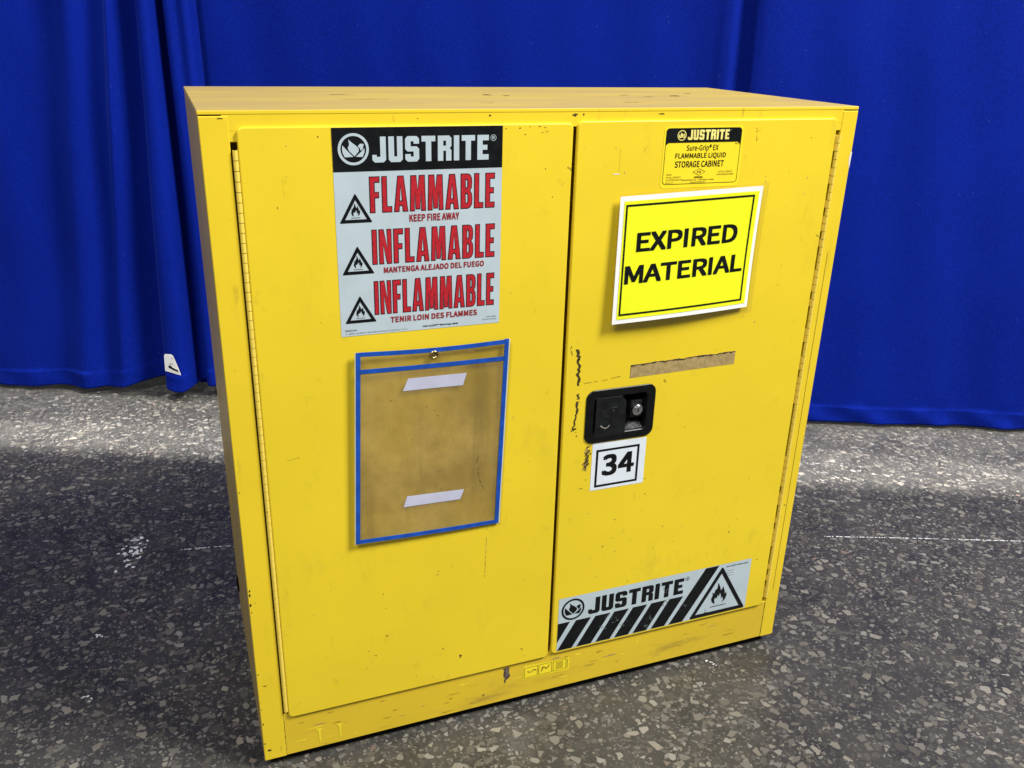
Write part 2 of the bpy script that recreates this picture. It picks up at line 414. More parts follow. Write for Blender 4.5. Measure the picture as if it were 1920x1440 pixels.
# letter outlines of a plain sans serif: character -> (advance, closed loops of x, y in 1/357 em)
SANS = {',':(97,[[26,-67,48,-54,64,-38,74,-17,77,7,76,22,70,34,62,42,50,44,41,43,33,38,28,31,26,22,28,12,33,5,41,1,50,-1,54,0,51,-15,44,-28,33,-39,19,-48]]),
    '-':(121,[[16,86,106,86,106,110,16,110]]),
    '.':(97,[[49,-5,58,-3,65,2,70,10,72,20,70,30,65,37,58,42,49,44,40,42,32,37,27,30,26,20,27,10,32,2,40,-3]]),
    '/':(137,[[4,-63,27,-63,132,278,109,278]]),
    '0':(194,[[97,-5,130,4,156,29,172,70,177,129,172,187,156,229,130,253,97,261,64,253,39,229,23,187,18,129,23,70,39,29,64,4],[97,21,77,28,62,47,52,81,48,129,52,177,62,211,77,230,97,236,117,230,133,211,143,177,146,129,143,81,133,47,117,28]]),
    '1':(194,[[31,0,172,0,172,27,120,27,120,257,96,257,85,251,72,246,58,242,42,238,42,218,88,218,88,27,31,27]]),
    '2':(194,[[15,0,177,0,177,28,106,28,96,27,85,27,74,26,64,25,105,67,137,108,157,147,165,186,159,217,144,241,121,256,90,261,67,259,47,251,30,239,14,224,33,206,44,217,57,227,71,233,86,235,107,231,121,221,130,205,133,185,126,150,104,112,68,68,15,19]]),
    '3':(194,[[92,-5,124,0,151,15,168,38,175,69,170,93,159,112,142,125,120,134,120,136,139,145,153,158,163,176,166,197,160,224,145,244,121,257,91,261,70,259,52,253,35,243,20,231,37,210,48,221,61,228,75,233,90,235,108,232,122,224,130,211,133,195,130,175,118,160,96,149,62,146,62,121,100,117,125,107,138,91,142,70,138,50,128,35,111,25,90,22,70,24,53,31,39,40,27,51,10,31,24,17,42,6,65,-2]]),
    '4':(194,[[119,0,149,0,149,71,183,71,183,96,149,96,149,257,114,257,7,92,7,71,119,71],[119,96,40,96,99,184,104,193,109,203,115,212,119,222,121,222,120,211,120,198,119,186,119,175]]),
    '6':(194,[[105,-5,134,1,157,18,173,45,179,79,174,114,160,139,137,154,108,159,93,157,77,151,63,141,50,129,56,179,70,212,91,229,116,235,127,234,138,230,148,223,157,215,175,235,163,246,149,254,133,259,114,261,79,254,48,230,27,187,20,123,26,67,44,27,71,3],[50,103,63,118,77,128,90,134,103,136,123,132,137,120,146,102,149,79,145,55,136,37,123,25,105,21,84,26,67,42,56,68]]),
    '8':(194,[[98,-5,131,1,156,15,172,36,178,62,175,85,165,104,151,118,135,129,135,131,147,142,158,156,166,174,169,193,164,220,150,242,128,256,99,261,71,256,49,243,34,222,28,195,31,177,39,161,50,147,63,136,63,135,46,123,31,107,20,88,16,64,22,36,39,15,65,1],[116,139,94,149,75,160,62,175,57,195,60,212,69,225,82,234,98,237,117,233,130,224,139,209,142,191,140,177,135,164,127,151],[98,19,77,23,60,33,49,48,44,67,47,84,54,100,66,113,80,125,106,114,127,101,142,85,148,63,144,45,134,31,119,22]]),
    '9':(194,[[82,-5,117,3,147,28,168,73,175,139,169,193,151,231,123,254,89,261,61,255,37,238,21,212,15,178,20,143,35,118,57,102,86,97,102,100,118,106,132,116,145,129,139,78,125,45,105,28,81,22,69,23,57,27,47,33,38,42,20,22,32,11,46,3,63,-3],[145,155,132,140,118,129,105,123,91,121,71,125,57,137,48,155,46,178,49,202,58,220,72,232,89,236,111,231,128,216,139,190]]),
    'A':(212,[[1,0,34,0,59,78,153,78,177,0,211,0,124,257,88,257],[67,104,79,144,86,165,93,187,99,208,105,230,106,230,113,208,119,187,125,165,132,144,145,104]]),
    'B':(230,[[35,0,117,0,156,5,187,19,207,42,214,75,210,99,200,117,183,129,162,137,162,138,178,147,190,159,197,176,200,194,193,223,175,242,147,253,111,257,35,257],[68,148,68,231,107,231,134,229,153,222,164,209,168,190,164,172,153,159,134,151,106,148],[68,26,68,123,112,123,142,120,164,111,178,97,182,76,178,54,164,38,142,29,112,26]]),
    'C':(223,[[132,-5,155,-2,176,5,195,17,211,32,193,53,180,41,166,32,151,26,133,24,100,31,75,52,59,85,54,129,59,172,76,205,101,226,134,233,150,231,164,226,176,219,187,209,204,230,192,242,175,252,156,259,134,261,89,252,53,226,29,184,20,128,29,72,52,31,88,4]]),
    'D':(240,[[35,0,101,0,152,9,190,34,212,75,220,129,212,184,189,224,152,248,99,257,35,257],[68,27,68,230,97,230,136,224,165,204,181,172,187,129,181,86,165,54,136,34,97,27]]),
    'E':(206,[[35,0,187,0,187,28,68,28,68,121,165,121,165,149,68,149,68,229,183,229,183,257,35,257]]),
    'F':(193,[[35,0,68,0,68,115,166,115,166,143,68,143,68,229,183,229,183,257,35,257]]),
    'G':(241,[[136,-5,161,-2,182,4,201,13,215,25,215,133,131,133,131,106,186,106,186,39,177,33,165,28,153,25,139,24,103,31,76,52,59,85,54,129,60,172,77,205,104,226,139,233,157,231,171,226,184,218,194,209,212,230,199,241,183,251,162,258,138,261,91,252,54,226,29,184,20,128,29,72,53,31,90,4]]),
    'H':(254,[[35,0,68,0,68,121,187,121,187,0,220,0,220,257,187,257,187,149,68,149,68,257,35,257]]),
    'I':(102,[[35,0,68,0,68,257,35,257]]),
    'J':(187,[[83,-5,115,2,137,19,150,44,154,75,154,257,121,257,121,78,119,54,111,37,98,27,80,24,67,25,55,31,45,40,35,53,12,36,25,18,41,6,60,-2]]),
    'K':(226,[[35,0,68,0,68,81,112,134,189,0,225,0,132,159,213,257,176,257,68,128,68,128,68,257,35,257]]),
    'L':(190,[[35,0,180,0,180,28,68,28,68,257,35,257]]),
    'M':(284,[[35,0,64,0,64,142,64,160,63,180,62,200,60,218,62,218,82,159,131,26,153,26,201,159,222,218,223,218,222,200,220,180,219,160,219,142,219,0,249,0,249,257,210,257,161,119,157,106,152,93,148,79,143,66,142,66,137,79,133,93,128,106,123,119,74,257,35,257]]),
    'N':(253,[[35,0,66,0,66,135,65,155,64,175,63,195,62,215,63,215,91,162,185,0,218,0,218,257,187,257,187,123,187,103,188,82,190,62,192,42,190,42,162,95,68,257,35,257]]),
    'O':(259,[[130,-5,174,5,209,31,231,74,239,129,231,185,209,226,174,252,130,261,86,252,51,226,28,185,20,129,28,74,51,31,86,5],[130,24,98,31,74,52,59,86,54,129,59,172,74,205,98,226,130,233,161,226,185,205,201,172,206,129,201,86,185,52,161,31]]),
    'P':(221,[[35,0,68,0,68,102,110,102,148,107,178,121,198,146,204,181,198,217,178,240,148,253,109,257,35,257],[68,129,68,230,104,230,134,228,155,220,168,205,172,181,168,158,156,141,135,132,106,129]]),
    'Q':(259,[[130,22,98,30,74,51,59,85,54,129,59,172,74,205,98,226,130,233,161,226,185,205,201,172,206,129,201,85,185,51,161,30],[208,-64,219,-64,230,-63,238,-61,245,-58,239,-34,233,-35,227,-36,220,-37,212,-37,192,-35,174,-29,160,-18,149,-3,186,11,215,39,233,79,239,129,231,185,209,226,174,252,130,261,86,252,51,226,28,185,20,129,27,78,46,38,76,10,114,-4,128,-28,149,-47,176,-60]]),
    'R':(222,[[68,135,68,230,111,230,137,228,157,220,169,206,173,185,169,163,157,147,137,138,111,135],[176,0,213,0,147,112,171,122,189,137,201,158,205,185,199,219,180,241,152,253,116,257,35,257,35,0,68,0,68,109,114,109]]),
    'S':(208,[[106,-5,143,1,170,17,188,40,194,68,190,93,178,112,162,126,141,137,104,153,89,159,75,168,65,180,62,196,65,211,75,223,90,230,110,233,127,231,142,226,156,219,168,209,185,230,170,242,152,252,132,259,110,261,77,256,52,242,35,221,29,193,34,169,46,150,63,137,81,127,118,111,135,103,148,94,157,82,161,65,157,48,146,35,130,27,107,24,87,26,68,33,51,43,36,56,17,33,35,18,56,6,80,-2]]),
    'T':(209,[[89,0,121,0,121,229,199,229,199,257,11,257,11,229,89,229]]),
    'U':(252,[[126,-5,163,1,192,20,211,54,218,106,218,257,187,257,187,105,183,66,170,41,150,28,126,24,103,28,84,41,71,66,67,105,67,257,34,257,34,106,41,54,61,20,90,1]]),
    'V':(201,[[82,0,120,0,201,257,168,257,127,118,121,96,115,75,109,55,102,33,101,33,94,55,88,75,82,96,76,118,34,257,0,257]]),
    'W':(307,[[63,0,102,0,140,155,143,170,147,184,150,199,153,213,154,213,158,199,161,184,164,170,167,155,206,0,245,0,298,257,267,257,239,117,236,96,232,75,229,55,225,34,223,34,219,55,214,76,210,96,205,117,169,257,140,257,104,117,100,96,95,75,90,55,86,34,85,34,81,55,77,75,73,96,69,117,42,257,9,257]]),
    'X':(200,[[6,0,40,0,77,69,82,79,87,89,92,100,98,111,99,111,105,100,111,89,116,79,121,69,159,0,195,0,120,131,190,257,156,257,121,191,117,182,113,173,108,164,103,153,102,153,96,164,91,173,86,182,82,191,47,257,11,257,81,133]]),
    'Y':(186,[[77,0,109,0,109,99,186,257,153,257,120,184,114,170,107,156,101,142,94,128,92,128,86,142,80,156,73,170,67,184,34,257,0,257,77,99]]),
    'Z':(211,[[18,0,195,0,195,28,57,28,193,237,193,257,30,257,30,229,153,229,18,20]]),
    'a':(197,[[76,-5,93,-2,109,3,125,12,139,23,140,23,143,0,169,0,169,117,165,149,154,174,133,189,103,195,81,193,61,187,43,179,29,170,41,148,53,156,67,162,82,167,98,168,117,164,129,154,136,138,137,120,85,111,49,97,28,77,21,49,25,26,36,10,54,-1],[85,21,72,23,61,28,54,38,51,51,56,68,70,82,97,92,137,99,137,46,124,35,111,28,98,23]]),
    'b':(216,[[116,-5,147,2,173,22,192,55,199,98,194,138,179,169,155,188,123,195,107,193,92,187,77,179,63,168,64,202,64,279,32,279,32,0,58,0,61,20,62,20,75,9,89,2,102,-3],[111,22,100,23,89,27,77,33,64,42,64,142,78,153,90,161,103,166,115,168,138,163,154,149,163,127,165,98,161,66,150,42,132,28]]),
    'c':(178,[[107,-5,124,-3,140,2,155,9,169,19,155,41,145,34,134,28,123,24,110,22,86,27,67,42,55,65,51,95,56,125,68,148,87,163,111,168,122,167,131,164,140,158,149,152,165,173,154,181,142,188,127,193,110,195,75,188,46,169,26,137,18,95,25,53,44,22,72,2]]),
    'd':(217,[[97,-5,114,-2,129,3,143,12,155,22,156,22,159,0,185,0,185,279,153,279,153,206,154,173,142,182,130,189,116,194,101,195,70,188,43,168,25,137,19,95,24,53,40,21,65,2],[104,22,82,27,65,42,55,65,51,95,56,125,68,148,85,163,106,168,118,167,130,163,141,157,153,148,153,48,141,37,129,29,117,24]]),
    'e':(194,[[109,-5,127,-3,144,1,158,7,172,15,160,36,149,30,138,25,126,22,113,21,88,26,68,39,55,60,50,88,178,88,178,91,179,96,179,101,179,106,174,143,160,171,136,189,103,195,72,188,44,168,25,137,18,95,25,53,45,22,74,2],[49,110,56,135,68,154,85,166,104,169,124,166,139,154,148,136,151,110]]),
    'f':(113,[[12,164,37,164,37,0,69,0,69,164,110,164,110,190,69,190,69,220,71,236,76,248,84,255,96,258,101,257,107,256,112,255,118,252,125,277,118,280,110,282,102,283,93,283,68,279,51,266,41,247,37,221,37,190,12,188]]),
    'g':(197,[[96,-88,136,-82,166,-68,186,-47,193,-22,188,-1,176,13,155,21,126,23,89,23,73,25,63,29,57,36,56,44,57,51,59,57,63,62,68,67,75,64,82,62,89,61,96,60,123,65,145,78,160,99,166,126,164,138,161,149,156,158,150,166,189,166,189,190,123,190,117,192,111,194,104,195,96,195,69,190,46,177,31,155,25,127,27,111,33,97,41,85,50,76,50,75,42,68,35,60,31,50,29,39,30,29,34,20,39,13,46,8,46,6,34,-3,25,-13,20,-25,18,-37,24,-58,40,-74,65,-84],[96,82,80,85,68,94,59,108,56,127,59,146,68,160,80,169,96,172,112,169,125,160,133,146,137,127,133,108,125,94,112,85],[101,-65,78,-63,60,-56,50,-46,46,-32,47,-24,50,-16,56,-8,65,0,72,-1,78,-2,84,-3,90,-3,123,-3,139,-4,151,-8,159,-16,161,-27,157,-41,145,-54,126,-62]]),
    'i':(96,[[32,0,64,0,64,190,32,190],[48,229,57,231,64,235,68,242,70,251,68,259,64,266,57,270,48,271,40,270,33,266,29,259,27,251,29,242,33,235,40,231]]),
    'j':(96,[[12,-85,36,-80,53,-68,62,-48,64,-22,64,190,33,190,33,-22,32,-37,28,-49,21,-57,9,-59,4,-59,-1,-58,-5,-57,-9,-56,-15,-80,-10,-82,-3,-83,4,-84],[48,229,57,231,64,235,68,242,70,251,68,259,64,266,57,270,48,271,40,270,33,266,29,259,27,251,29,242,33,235,40,231]]),
    'l':(99,[[66,-5,72,-4,77,-4,81,-3,84,-2,80,23,78,22,76,22,74,22,73,22,70,23,67,25,65,29,64,36,64,279,32,279,32,38,34,20,40,7,51,-2]]),
    'm':(324,[[32,0,64,0,64,138,77,151,89,160,101,165,112,167,128,164,139,155,145,139,147,116,147,0,179,0,179,138,192,151,204,160,216,165,227,167,243,164,254,155,260,139,263,116,263,0,294,0,294,120,291,152,280,176,262,190,237,195,220,192,204,185,189,173,174,159,167,174,156,185,141,192,121,195,105,193,90,186,75,175,62,162,62,162,58,190,32,190]]),
    'n':(213,[[32,0,64,0,64,138,78,151,90,160,103,165,116,167,133,164,144,155,150,139,152,116,152,0,184,0,184,120,181,152,170,176,152,190,126,195,108,193,91,186,76,175,62,162,62,162,58,190,32,190]]),
    'o':(212,[[106,-5,139,2,167,22,187,53,194,95,187,137,167,169,139,188,106,195,73,188,45,169,25,137,18,95,25,53,45,22,73,2],[106,22,84,27,66,42,55,65,51,95,55,125,66,148,84,163,106,168,129,163,146,148,157,125,161,95,157,65,146,42,129,27]]),
    'p':(217,[[32,-80,64,-80,64,-16,63,18,76,8,90,1,103,-3,116,-5,147,2,173,22,192,55,199,98,194,138,179,169,155,188,123,195,107,193,91,187,76,178,62,168,62,168,58,190,32,190],[111,22,100,23,89,27,77,33,64,42,64,142,78,153,91,161,103,166,115,168,138,163,154,149,163,127,165,98,161,66,150,42,132,28]]),
    'r':(135,[[32,0,64,0,64,122,75,143,87,156,100,164,112,166,117,166,122,166,126,165,131,163,137,191,132,193,127,194,122,195,116,195,101,192,86,184,73,172,62,155,62,155,58,190,32,190]]),
    's':(163,[[82,-5,112,0,133,12,146,30,151,52,146,75,132,90,114,101,93,110,78,116,65,122,56,131,52,143,54,153,61,162,72,168,88,170,100,169,111,165,121,160,131,153,146,173,134,182,120,189,104,193,87,195,59,191,39,179,26,162,22,141,27,120,39,105,57,94,77,86,93,80,107,72,117,63,120,50,118,38,111,29,99,23,83,20,67,22,53,27,39,34,27,43,11,22,26,11,43,3,62,-3]]),
    't':(132,[[92,-5,101,-4,110,-2,119,0,127,2,121,27,116,25,110,23,105,22,99,21,85,24,76,31,71,42,70,58,70,164,121,164,121,190,70,190,70,244,43,244,40,190,9,188,9,164,38,164,38,59,41,33,50,13,66,0]]),
    'u':(212,[[88,-5,106,-2,122,5,137,16,151,30,152,30,154,0,181,0,181,190,149,190,149,55,136,41,124,31,111,25,97,23,81,26,70,35,64,51,62,74,62,190,29,190,29,70,33,38,44,14,62,0]]),
    'w':(280,[[62,0,99,0,126,102,130,116,133,129,136,143,139,157,141,157,144,143,147,129,151,116,154,103,181,0,220,0,272,190,241,190,213,80,210,67,207,53,205,40,202,27,200,27,197,40,193,53,190,67,187,80,157,190,126,190,96,80,93,67,89,53,86,40,83,27,82,27,79,40,76,53,73,67,70,80,42,190,9,190]]),
    'y':(182,[[35,-82,61,-77,80,-63,95,-42,106,-16,178,190,147,190,112,85,97,31,95,31,90,44,86,58,81,72,76,85,38,190,5,190,81,0,77,-15,70,-31,60,-44,49,-53,34,-56,30,-55,26,-55,22,-54,19,-53,13,-78,18,-80,23,-81,29,-82]]),
    '©':(291,[[146,-4,194,5,234,31,262,73,272,126,262,180,234,221,194,247,146,256,97,247,57,221,29,180,19,126,29,73,57,31,97,5],[146,12,104,20,69,44,46,80,37,126,46,173,69,209,104,232,146,240,187,232,222,209,245,173,254,126,245,80,222,44,187,20],[148,49,165,51,178,55,190,62,202,71,190,88,181,81,172,75,162,72,150,70,131,74,116,85,107,103,104,126,107,148,117,164,132,175,151,179,161,178,169,175,177,170,185,163,199,178,189,187,178,194,165,199,150,200,123,195,100,180,84,157,78,126,83,94,98,70,121,54]]),
    '®':(165,[[83,125,111,131,134,146,150,171,156,202,150,233,134,258,111,273,83,279,54,273,31,258,15,233,9,202,15,171,31,146,54,131],[83,139,60,144,41,157,29,177,25,202,29,227,41,247,60,260,83,265,106,260,124,247,136,227,141,202,136,177,124,157,106,144],[54,163,70,163,70,191,86,191,100,163,118,163,100,196,106,199,110,204,113,210,114,217,112,229,105,237,96,241,84,243,54,243],[70,203,70,230,81,230,89,229,94,226,97,222,98,216,96,210,93,206,87,204,80,203]]),
    '•':(350,[[175,170,161,167,149,159,141,148,138,133,141,119,149,107,161,99,175,96,190,99,201,107,209,119,212,133,209,148,201,159,190,167]]),
    '™':(249,[[40,143,63,143,63,243,102,243,102,264,1,264,1,243,40,243],[121,143,143,143,143,197,140,238,142,238,171,162,189,162,217,238,219,238,216,197,216,143,238,143,238,264,209,264,192,219,181,188,179,188,168,219,150,264,121,264]])}


def area2(lp):
    return sum(x0 * y1 - x1 * y0 for (x0, y0), (x1, y1) in zip(lp, lp[1:] + lp[:1])) / 2


def grown(loops, d):
    """move every outline outwards by d (holes shrink); the largest loop is taken as an outer one"""
    if abs(d) < 1e-9:
        return loops
    sg = 1 if area2(max(loops, key=lambda q: abs(area2(q)))) > 0 else -1
    out = []
    for lp in loops:
        q, n = [], len(lp)
        for i in range(n):
            (ax, ay), (bx, by), (cx, cy) = lp[i - 1], lp[i], lp[(i + 1) % n]
            l1, l2 = math.hypot(bx - ax, by - ay) or 1e-9, math.hypot(cx - bx, cy - by) or 1e-9
            n1, n2 = ((by - ay) / l1, -(bx - ax) / l1), ((cy - by) / l2, -(cx - bx) / l2)
            mx, my = n1[0] + n2[0], n1[1] + n2[1]
            k = max(0.16, (mx * mx + my * my) / 2)
            q.append((bx + sg * d * mx / k, by + sg * d * my / k))
        out.append(q)
    return out


def inside(p, lp):
    c = False
    for (x0, y0), (x1, y1) in zip(lp, lp[1:] + lp[:1]):
        if (y0 > p[1]) != (y1 > p[1]) and p[0] < (x1 - x0) * (p[1] - y0) / (y1 - y0) + x0:
            c = not c
    return c


def text2d(s, bold=0.0, space=1.0):
    """list of (layer, vertices, faces); strokes of a letter may overlap, so each lies on its own hair-thin layer"""
    pen, out = 0.0, []
    for ch in s:
        if ch == ' ':
            pen += 0.22 * space
            continue
        adv, lps = SANS[ch]
        loops = [[(pen + q[i] / 357, q[i + 1] / 357) for i in range(0, len(q), 2)] for q in lps]
        sg = area2(max(loops, key=lambda q: abs(area2(q)))) > 0
        solid = [lp for lp in loops if (area2(lp) > 0) == sg]
        groups = [[lp] for lp in solid]
        for lp in loops:
            if (area2(lp) > 0) != sg:
                own = [g_ for g_ in groups if inside(lp[0], g_[0])]
                if own:
                    min(own, key=lambda g_: abs(area2(g_[0]))).append(lp)
        k = 0
        for g_ in groups:
            v, f = loops2d(g_)
            for dx, dy in (((-1, -1), (1, -1), (1, 1), (-1, 1)) if bold else ((0, 0),)):   # heavier weight
                out.append((k, [q + Vector((dx * bold, dy * bold, 0)) for q in v], f))
                k += 1
        pen += (adv / 357 + bold * 1.0) * space
    return out


def fit(vs, x0, x1, z0, z1):
    ax, bx = min(v.x for v in vs), max(v.x for v in vs)
    az, bz = min(v.y for v in vs), max(v.y for v in vs)
    return [(x0 + (v.x - ax) / (bx - ax) * (x1 - x0), z0 + (v.y - az) / (bz - az) * (z1 - z0)) for v in vs]


class Art:
    """flat printing and plates laid on a surface; surf(x, z, off) -> point"""

    def __init__(self, surf):
        self.bm, self.surf, self.mats = bmesh.new(), surf, []

    def mi(self, m):
        if m not in self.mats:
            self.mats.append(m)
        return self.mats.index(m)

    def raw(self, pts, fs, m, off):
        i = self.mi(m)
        vv = [self.bm.verts.new(self.surf(x, z, off)) for x, z in pts]
        for f in fs:
            try:
                fc = self.bm.faces.new([vv[j] for j in f])
                fc.material_index = i
            except ValueError:
                pass

    def poly(self, loops, m, off):
        if loops and isinstance(loops[0][0], (int, float)):
            loops = [loops]
        vs, fs = loops2d(loops)
        self.raw([(v.x, v.y) for v in vs], fs, m, off)

    def plate(self, lp, m, off, edge=None):
        """thin plate: face at off plus a skirt down to the surface"""
        self.poly(lp, m, off)
        i = self.mi(edge or m)
        top = [self.bm.verts.new(self.surf(x, z, off)) for x, z in lp]
        bot = [self.bm.verts.new(self.surf(x, z, 0.0)) for x, z in lp]
        for a in range(len(lp)):
            b = (a + 1) % len(lp)
            self.bm.faces.new((bot[a], bot[b], top[b], top[a])).material_index = i

    def rect(self, x0, x1, z0, z1, m, off, nx=1, nz=1):
        pts = [(x0 + (x1 - x0) * i / nx, z0 + (z1 - z0) * j / nz) for j in range(nz + 1) for i in range(nx + 1)]
        fs = [(j * (nx + 1) + i, j * (nx + 1) + i + 1, (j + 1) * (nx + 1) + i + 1, (j + 1) * (nx + 1) + i) for j in range(nz) for i in range(nx)]
        self.raw(pts, fs, m, off)

    def frame(self, x0, x1, z0, z1, t, m, off, n=1):
        self.rect(x0, x1, z0, z0 + t, m, off, n, 1)
        self.rect(x0, x1, z1 - t, z1, m, off, n, 1)
        self.rect(x0, x0 + t, z0 + t, z1 - t, m, off, 1, n)
        self.rect(x1 - t, x1, z0 + t, z1 - t, m, off, 1, n)

    def text(self, s, x0, x1, z0, z1, m, off, bold=0.0, space=1.0):
        grp = text2d(s, bold, space)
        allv = fit([v for _, vs, _ in grp for v in vs], x0, x1, z0, z1)
        n = 0
        for k, vs, fs in grp:
            self.raw(allv[n:n + len(vs)], fs, m, off + k * 0.000012)
            n += len(vs)

    def glyphs(self, s, table, x0, x1, z0, z1, m, off, gap, grow=0.0):
        """own block letters (unit height) fitted to a box"""
        x, parts = 0.0, []
        for ch in s:
            wd, lps = table[ch]
            for lp in lps:
                parts.append([(x + px, pz) for px, pz in lp])
            parts.append(None)
            x += wd + gap
        tot = x - gap
        letter = []
        for lp in parts:
            if lp is None:
                pts = [[(x0 + px / tot * (x1 - x0), z0 + pz * (z1 - z0)) for px, pz in q] for q in letter]
                pts = [q if (area2(q) > 0) == (qi == 0) else q[::-1] for qi, q in enumerate(pts)]
                vs, fs = loops2d(grown(pts, grow))
                self.raw([(v.x, v.y) for v in vs], fs, m, off)
                letter = []
            else:
                letter.append(lp)

    def build(self, name, parent=None):
        return link(name, self.bm, self.mats, parent)

    def into(self, o):
        """print or wear that belongs to the surface of o: add it to o's own mesh"""
        base = len(o.data.materials)
        for m in self.mats:
            o.data.materials.append(m)
        for f in self.bm.faces:
            f.material_index += base
        tmp = bpy.data.meshes.new('tmp')
        self.bm.to_mesh(tmp)
        self.bm.free()
        b = bmesh.new()
        b.from_mesh(o.data)
        b.from_mesh(tmp)
        b.to_mesh(o.data)
        b.free()
        bpy.data.meshes.remove(tmp)


CY, CX, CZ = -1.2722928, -0.0458701, 1.2276573


def at(x, z, y):
    """positions were measured on the plane of the cabinet's front (y=0); carry one to depth y"""
    k = (y - CY) / (0 - CY)
    return CX + (x - CX) * k, CZ + (z - CZ) * k


DOOR_Y = -0.004


def on_door(x, z, off):
    a, b = at(x, z, DOOR_Y)
    return (a, DOOR_Y - off, b)


def on_plane(yy):
    def f(x, z, off):
        a, b = at(x, z, yy)
        return (a, yy - off, b)
    return f


def blob(cx, cz, rx, rz, n=18, j=0.45, rot=0.0):
    pts = []
    for i in range(n):
        a = 2 * math.pi * i / n
        r = 1 - j * random.random()
        x, z = rx * r * math.cos(a), rz * r * math.sin(a)
        pts.append((cx + x * math.cos(rot) - z * math.sin(rot), cz + x * math.sin(rot) + z * math.cos(rot)))
    return pts


def trail(art, pts, wmin, wmax, m, off, skip=0.0):
    """broken, uneven scratch following pts"""
    for (ax, az), (bx, bz) in zip(pts, pts[1:]):
        L = math.hypot(bx - ax, bz - az)
        n = max(1, int(L / 0.0035))
        ux, uz = (bx - ax) / L, (bz - az) / L
        prev = None
        for i in range(n + 1):
            t = i / n
            ww = random.uniform(wmin, wmax) / 2
            j = random.uniform(-wmin, wmin) * 0.6
            cx, cz = ax + (bx - ax) * t - uz * j, az + (bz - az) * t + ux * j
            cur = ((cx - uz * ww, cz + ux * ww), (cx + uz * ww, cz - ux * ww))
            if prev and random.random() > skip:
                art.raw([prev[0], prev[1], cur[1], cur[0]], [(0, 1, 2, 3)], m, off)
            prev = cur


# ---- block lettering -------------------------------------------------------
def _r(a, b, c, d):
    return [(a, b), (c, b), (c, d), (a, d)]


def block_table():
    t, h = 0.23, 0.22      # stem and bar
    W = 0.58
    k = 0.10               # corner cut
    T = {}
    T['J'] = (0.56, [[(0, 0.30), (0, k), (k, 0), (0.56 - k, 0), (0.56, k), (0.56, 1), (0.56 - t, 1), (0.56 - t, h), (0.18, h), (0.18, 0.30)]])
    T['U'] = (W, [[(0, k), (k, 0), (W - k, 0), (W, k), (W, 1), (W - t, 1), (W - t, h), (t, h), (t, 1), (0, 1)]])
    T['S'] = (W, [[(0, 0.30), (0, k), (k, 0), (W - k, 0), (W, k), (W, 0.50), (W - k, 0.60), (t, 0.60), (t, 0.80), (W - t, 0.80), (W - t, 0.70), (W, 0.70), (W, 1 - k), (W - k, 1), (k, 1), (0, 1 - k), (0, 0.50), (k, 0.40), (W - t, 0.40), (W - t, 0.20), (t, 0.20), (t, 0.30)]])
    T['T'] = (W, [[(W / 2 - t / 2, 0), (W / 2 + t / 2, 0), (W / 2 + t / 2, 1 - h), (W, 1 - h), (W, 1), (0, 1), (0, 1 - h), (W / 2 - t / 2, 1 - h)]])
    T['R'] = (W, [[(0, 0), (t, 0), (t, 0.40), (W - t, 0.40), (W - t, 0), (W, 0), (W, 0.42), (W - 0.08, 0.50), (W, 0.58), (W, 1 - k), (W - k, 1), (0, 1)], _r(t, 0.60, W - t, 0.80)])
    T['I'] = (t, [_r(0, 0, t, 1)])
    T['E'] = (0.50, [[(0, 0), (0.50, 0), (0.50, h), (t, h), (t, 0.40), (0.44, 0.40), (0.44, 0.60), (t, 0.60), (t, 1 - h), (0.50, 1 - h), (0.50, 1), (0, 1)]])
    return T


def tall_table():
    s, h = 0.138, 0.140
    T = {}
    W = 0.33
    T['I'] = (s, [_r(0, 0, s, 1)])
    T['F'] = (0.30, [[(0, 0), (s, 0), (s, 0.42), (0.27, 0.42), (0.27, 0.42 + h), (s, 0.42 + h), (s, 1 - h), (0.30, 1 - h), (0.30, 1), (0, 1)]])
    T['L'] = (0.29, [[(0, 0), (0.29, 0), (0.29, h), (s, h), (s, 1), (0, 1)]])
    T['E'] = (0.30, [[(0, 0), (0.30, 0), (0.30, h), (s, h), (s, 0.43), (0.27, 0.43), (0.27, 0.43 + h), (s, 0.43 + h), (s, 1 - h), (0.30, 1 - h), (0.30, 1), (0, 1)]])
    T['N'] = (0.40, [[(0, 0), (s * 0.9, 0), (s * 0.9, 0.60), (0.40 - s, 0), (0.40, 0), (0.40, 1), (0.40 - s * 0.9, 1), (0.40 - s * 0.9, 0.42), (s, 1), (0, 1)]])
    T['M'] = (0.50, [[(0, 0), (s * 0.9, 0), (s * 0.95, 0.62), (0.19, 0.05), (0.31, 0.05), (0.50 - s * 0.95, 0.62), (0.50 - s * 0.9, 0), (0.50, 0), (0.47, 1), (0.31, 1), (0.25, 0.55), (0.19, 1), (0.03, 1)]])
    T['A'] = (0.43, [[(0, 0), (0.14, 0), (0.155, 0.17), (0.275, 0.17), (0.29, 0), (0.43, 0), (0.30, 1), (0.13, 1)], [(0.160, 0.29), (0.270, 0.29), (0.215, 0.76)]])
    T['B'] = (0.37, [[(0, 0), (0.23, 0), (0.31, 0.035), (0.36, 0.12), (0.37, 0.26), (0.355, 0.42), (0.29, 0.52), (0.345, 0.60), (0.36, 0.74), (0.35, 0.88), (0.30, 0.97), (0.22, 1), (0, 1)],
                         [(s, 0.135), (0.21, 0.145), (0.24, 0.20), (0.24, 0.38), (0.21, 0.44), (s, 0.45)], [(s, 0.58), (0.20, 0.59), (0.232, 0.65), (0.232, 0.80), (0.20, 0.855), (s, 0.865)]])
    return T


BLOCK, TALL = block_table(), tall_table()

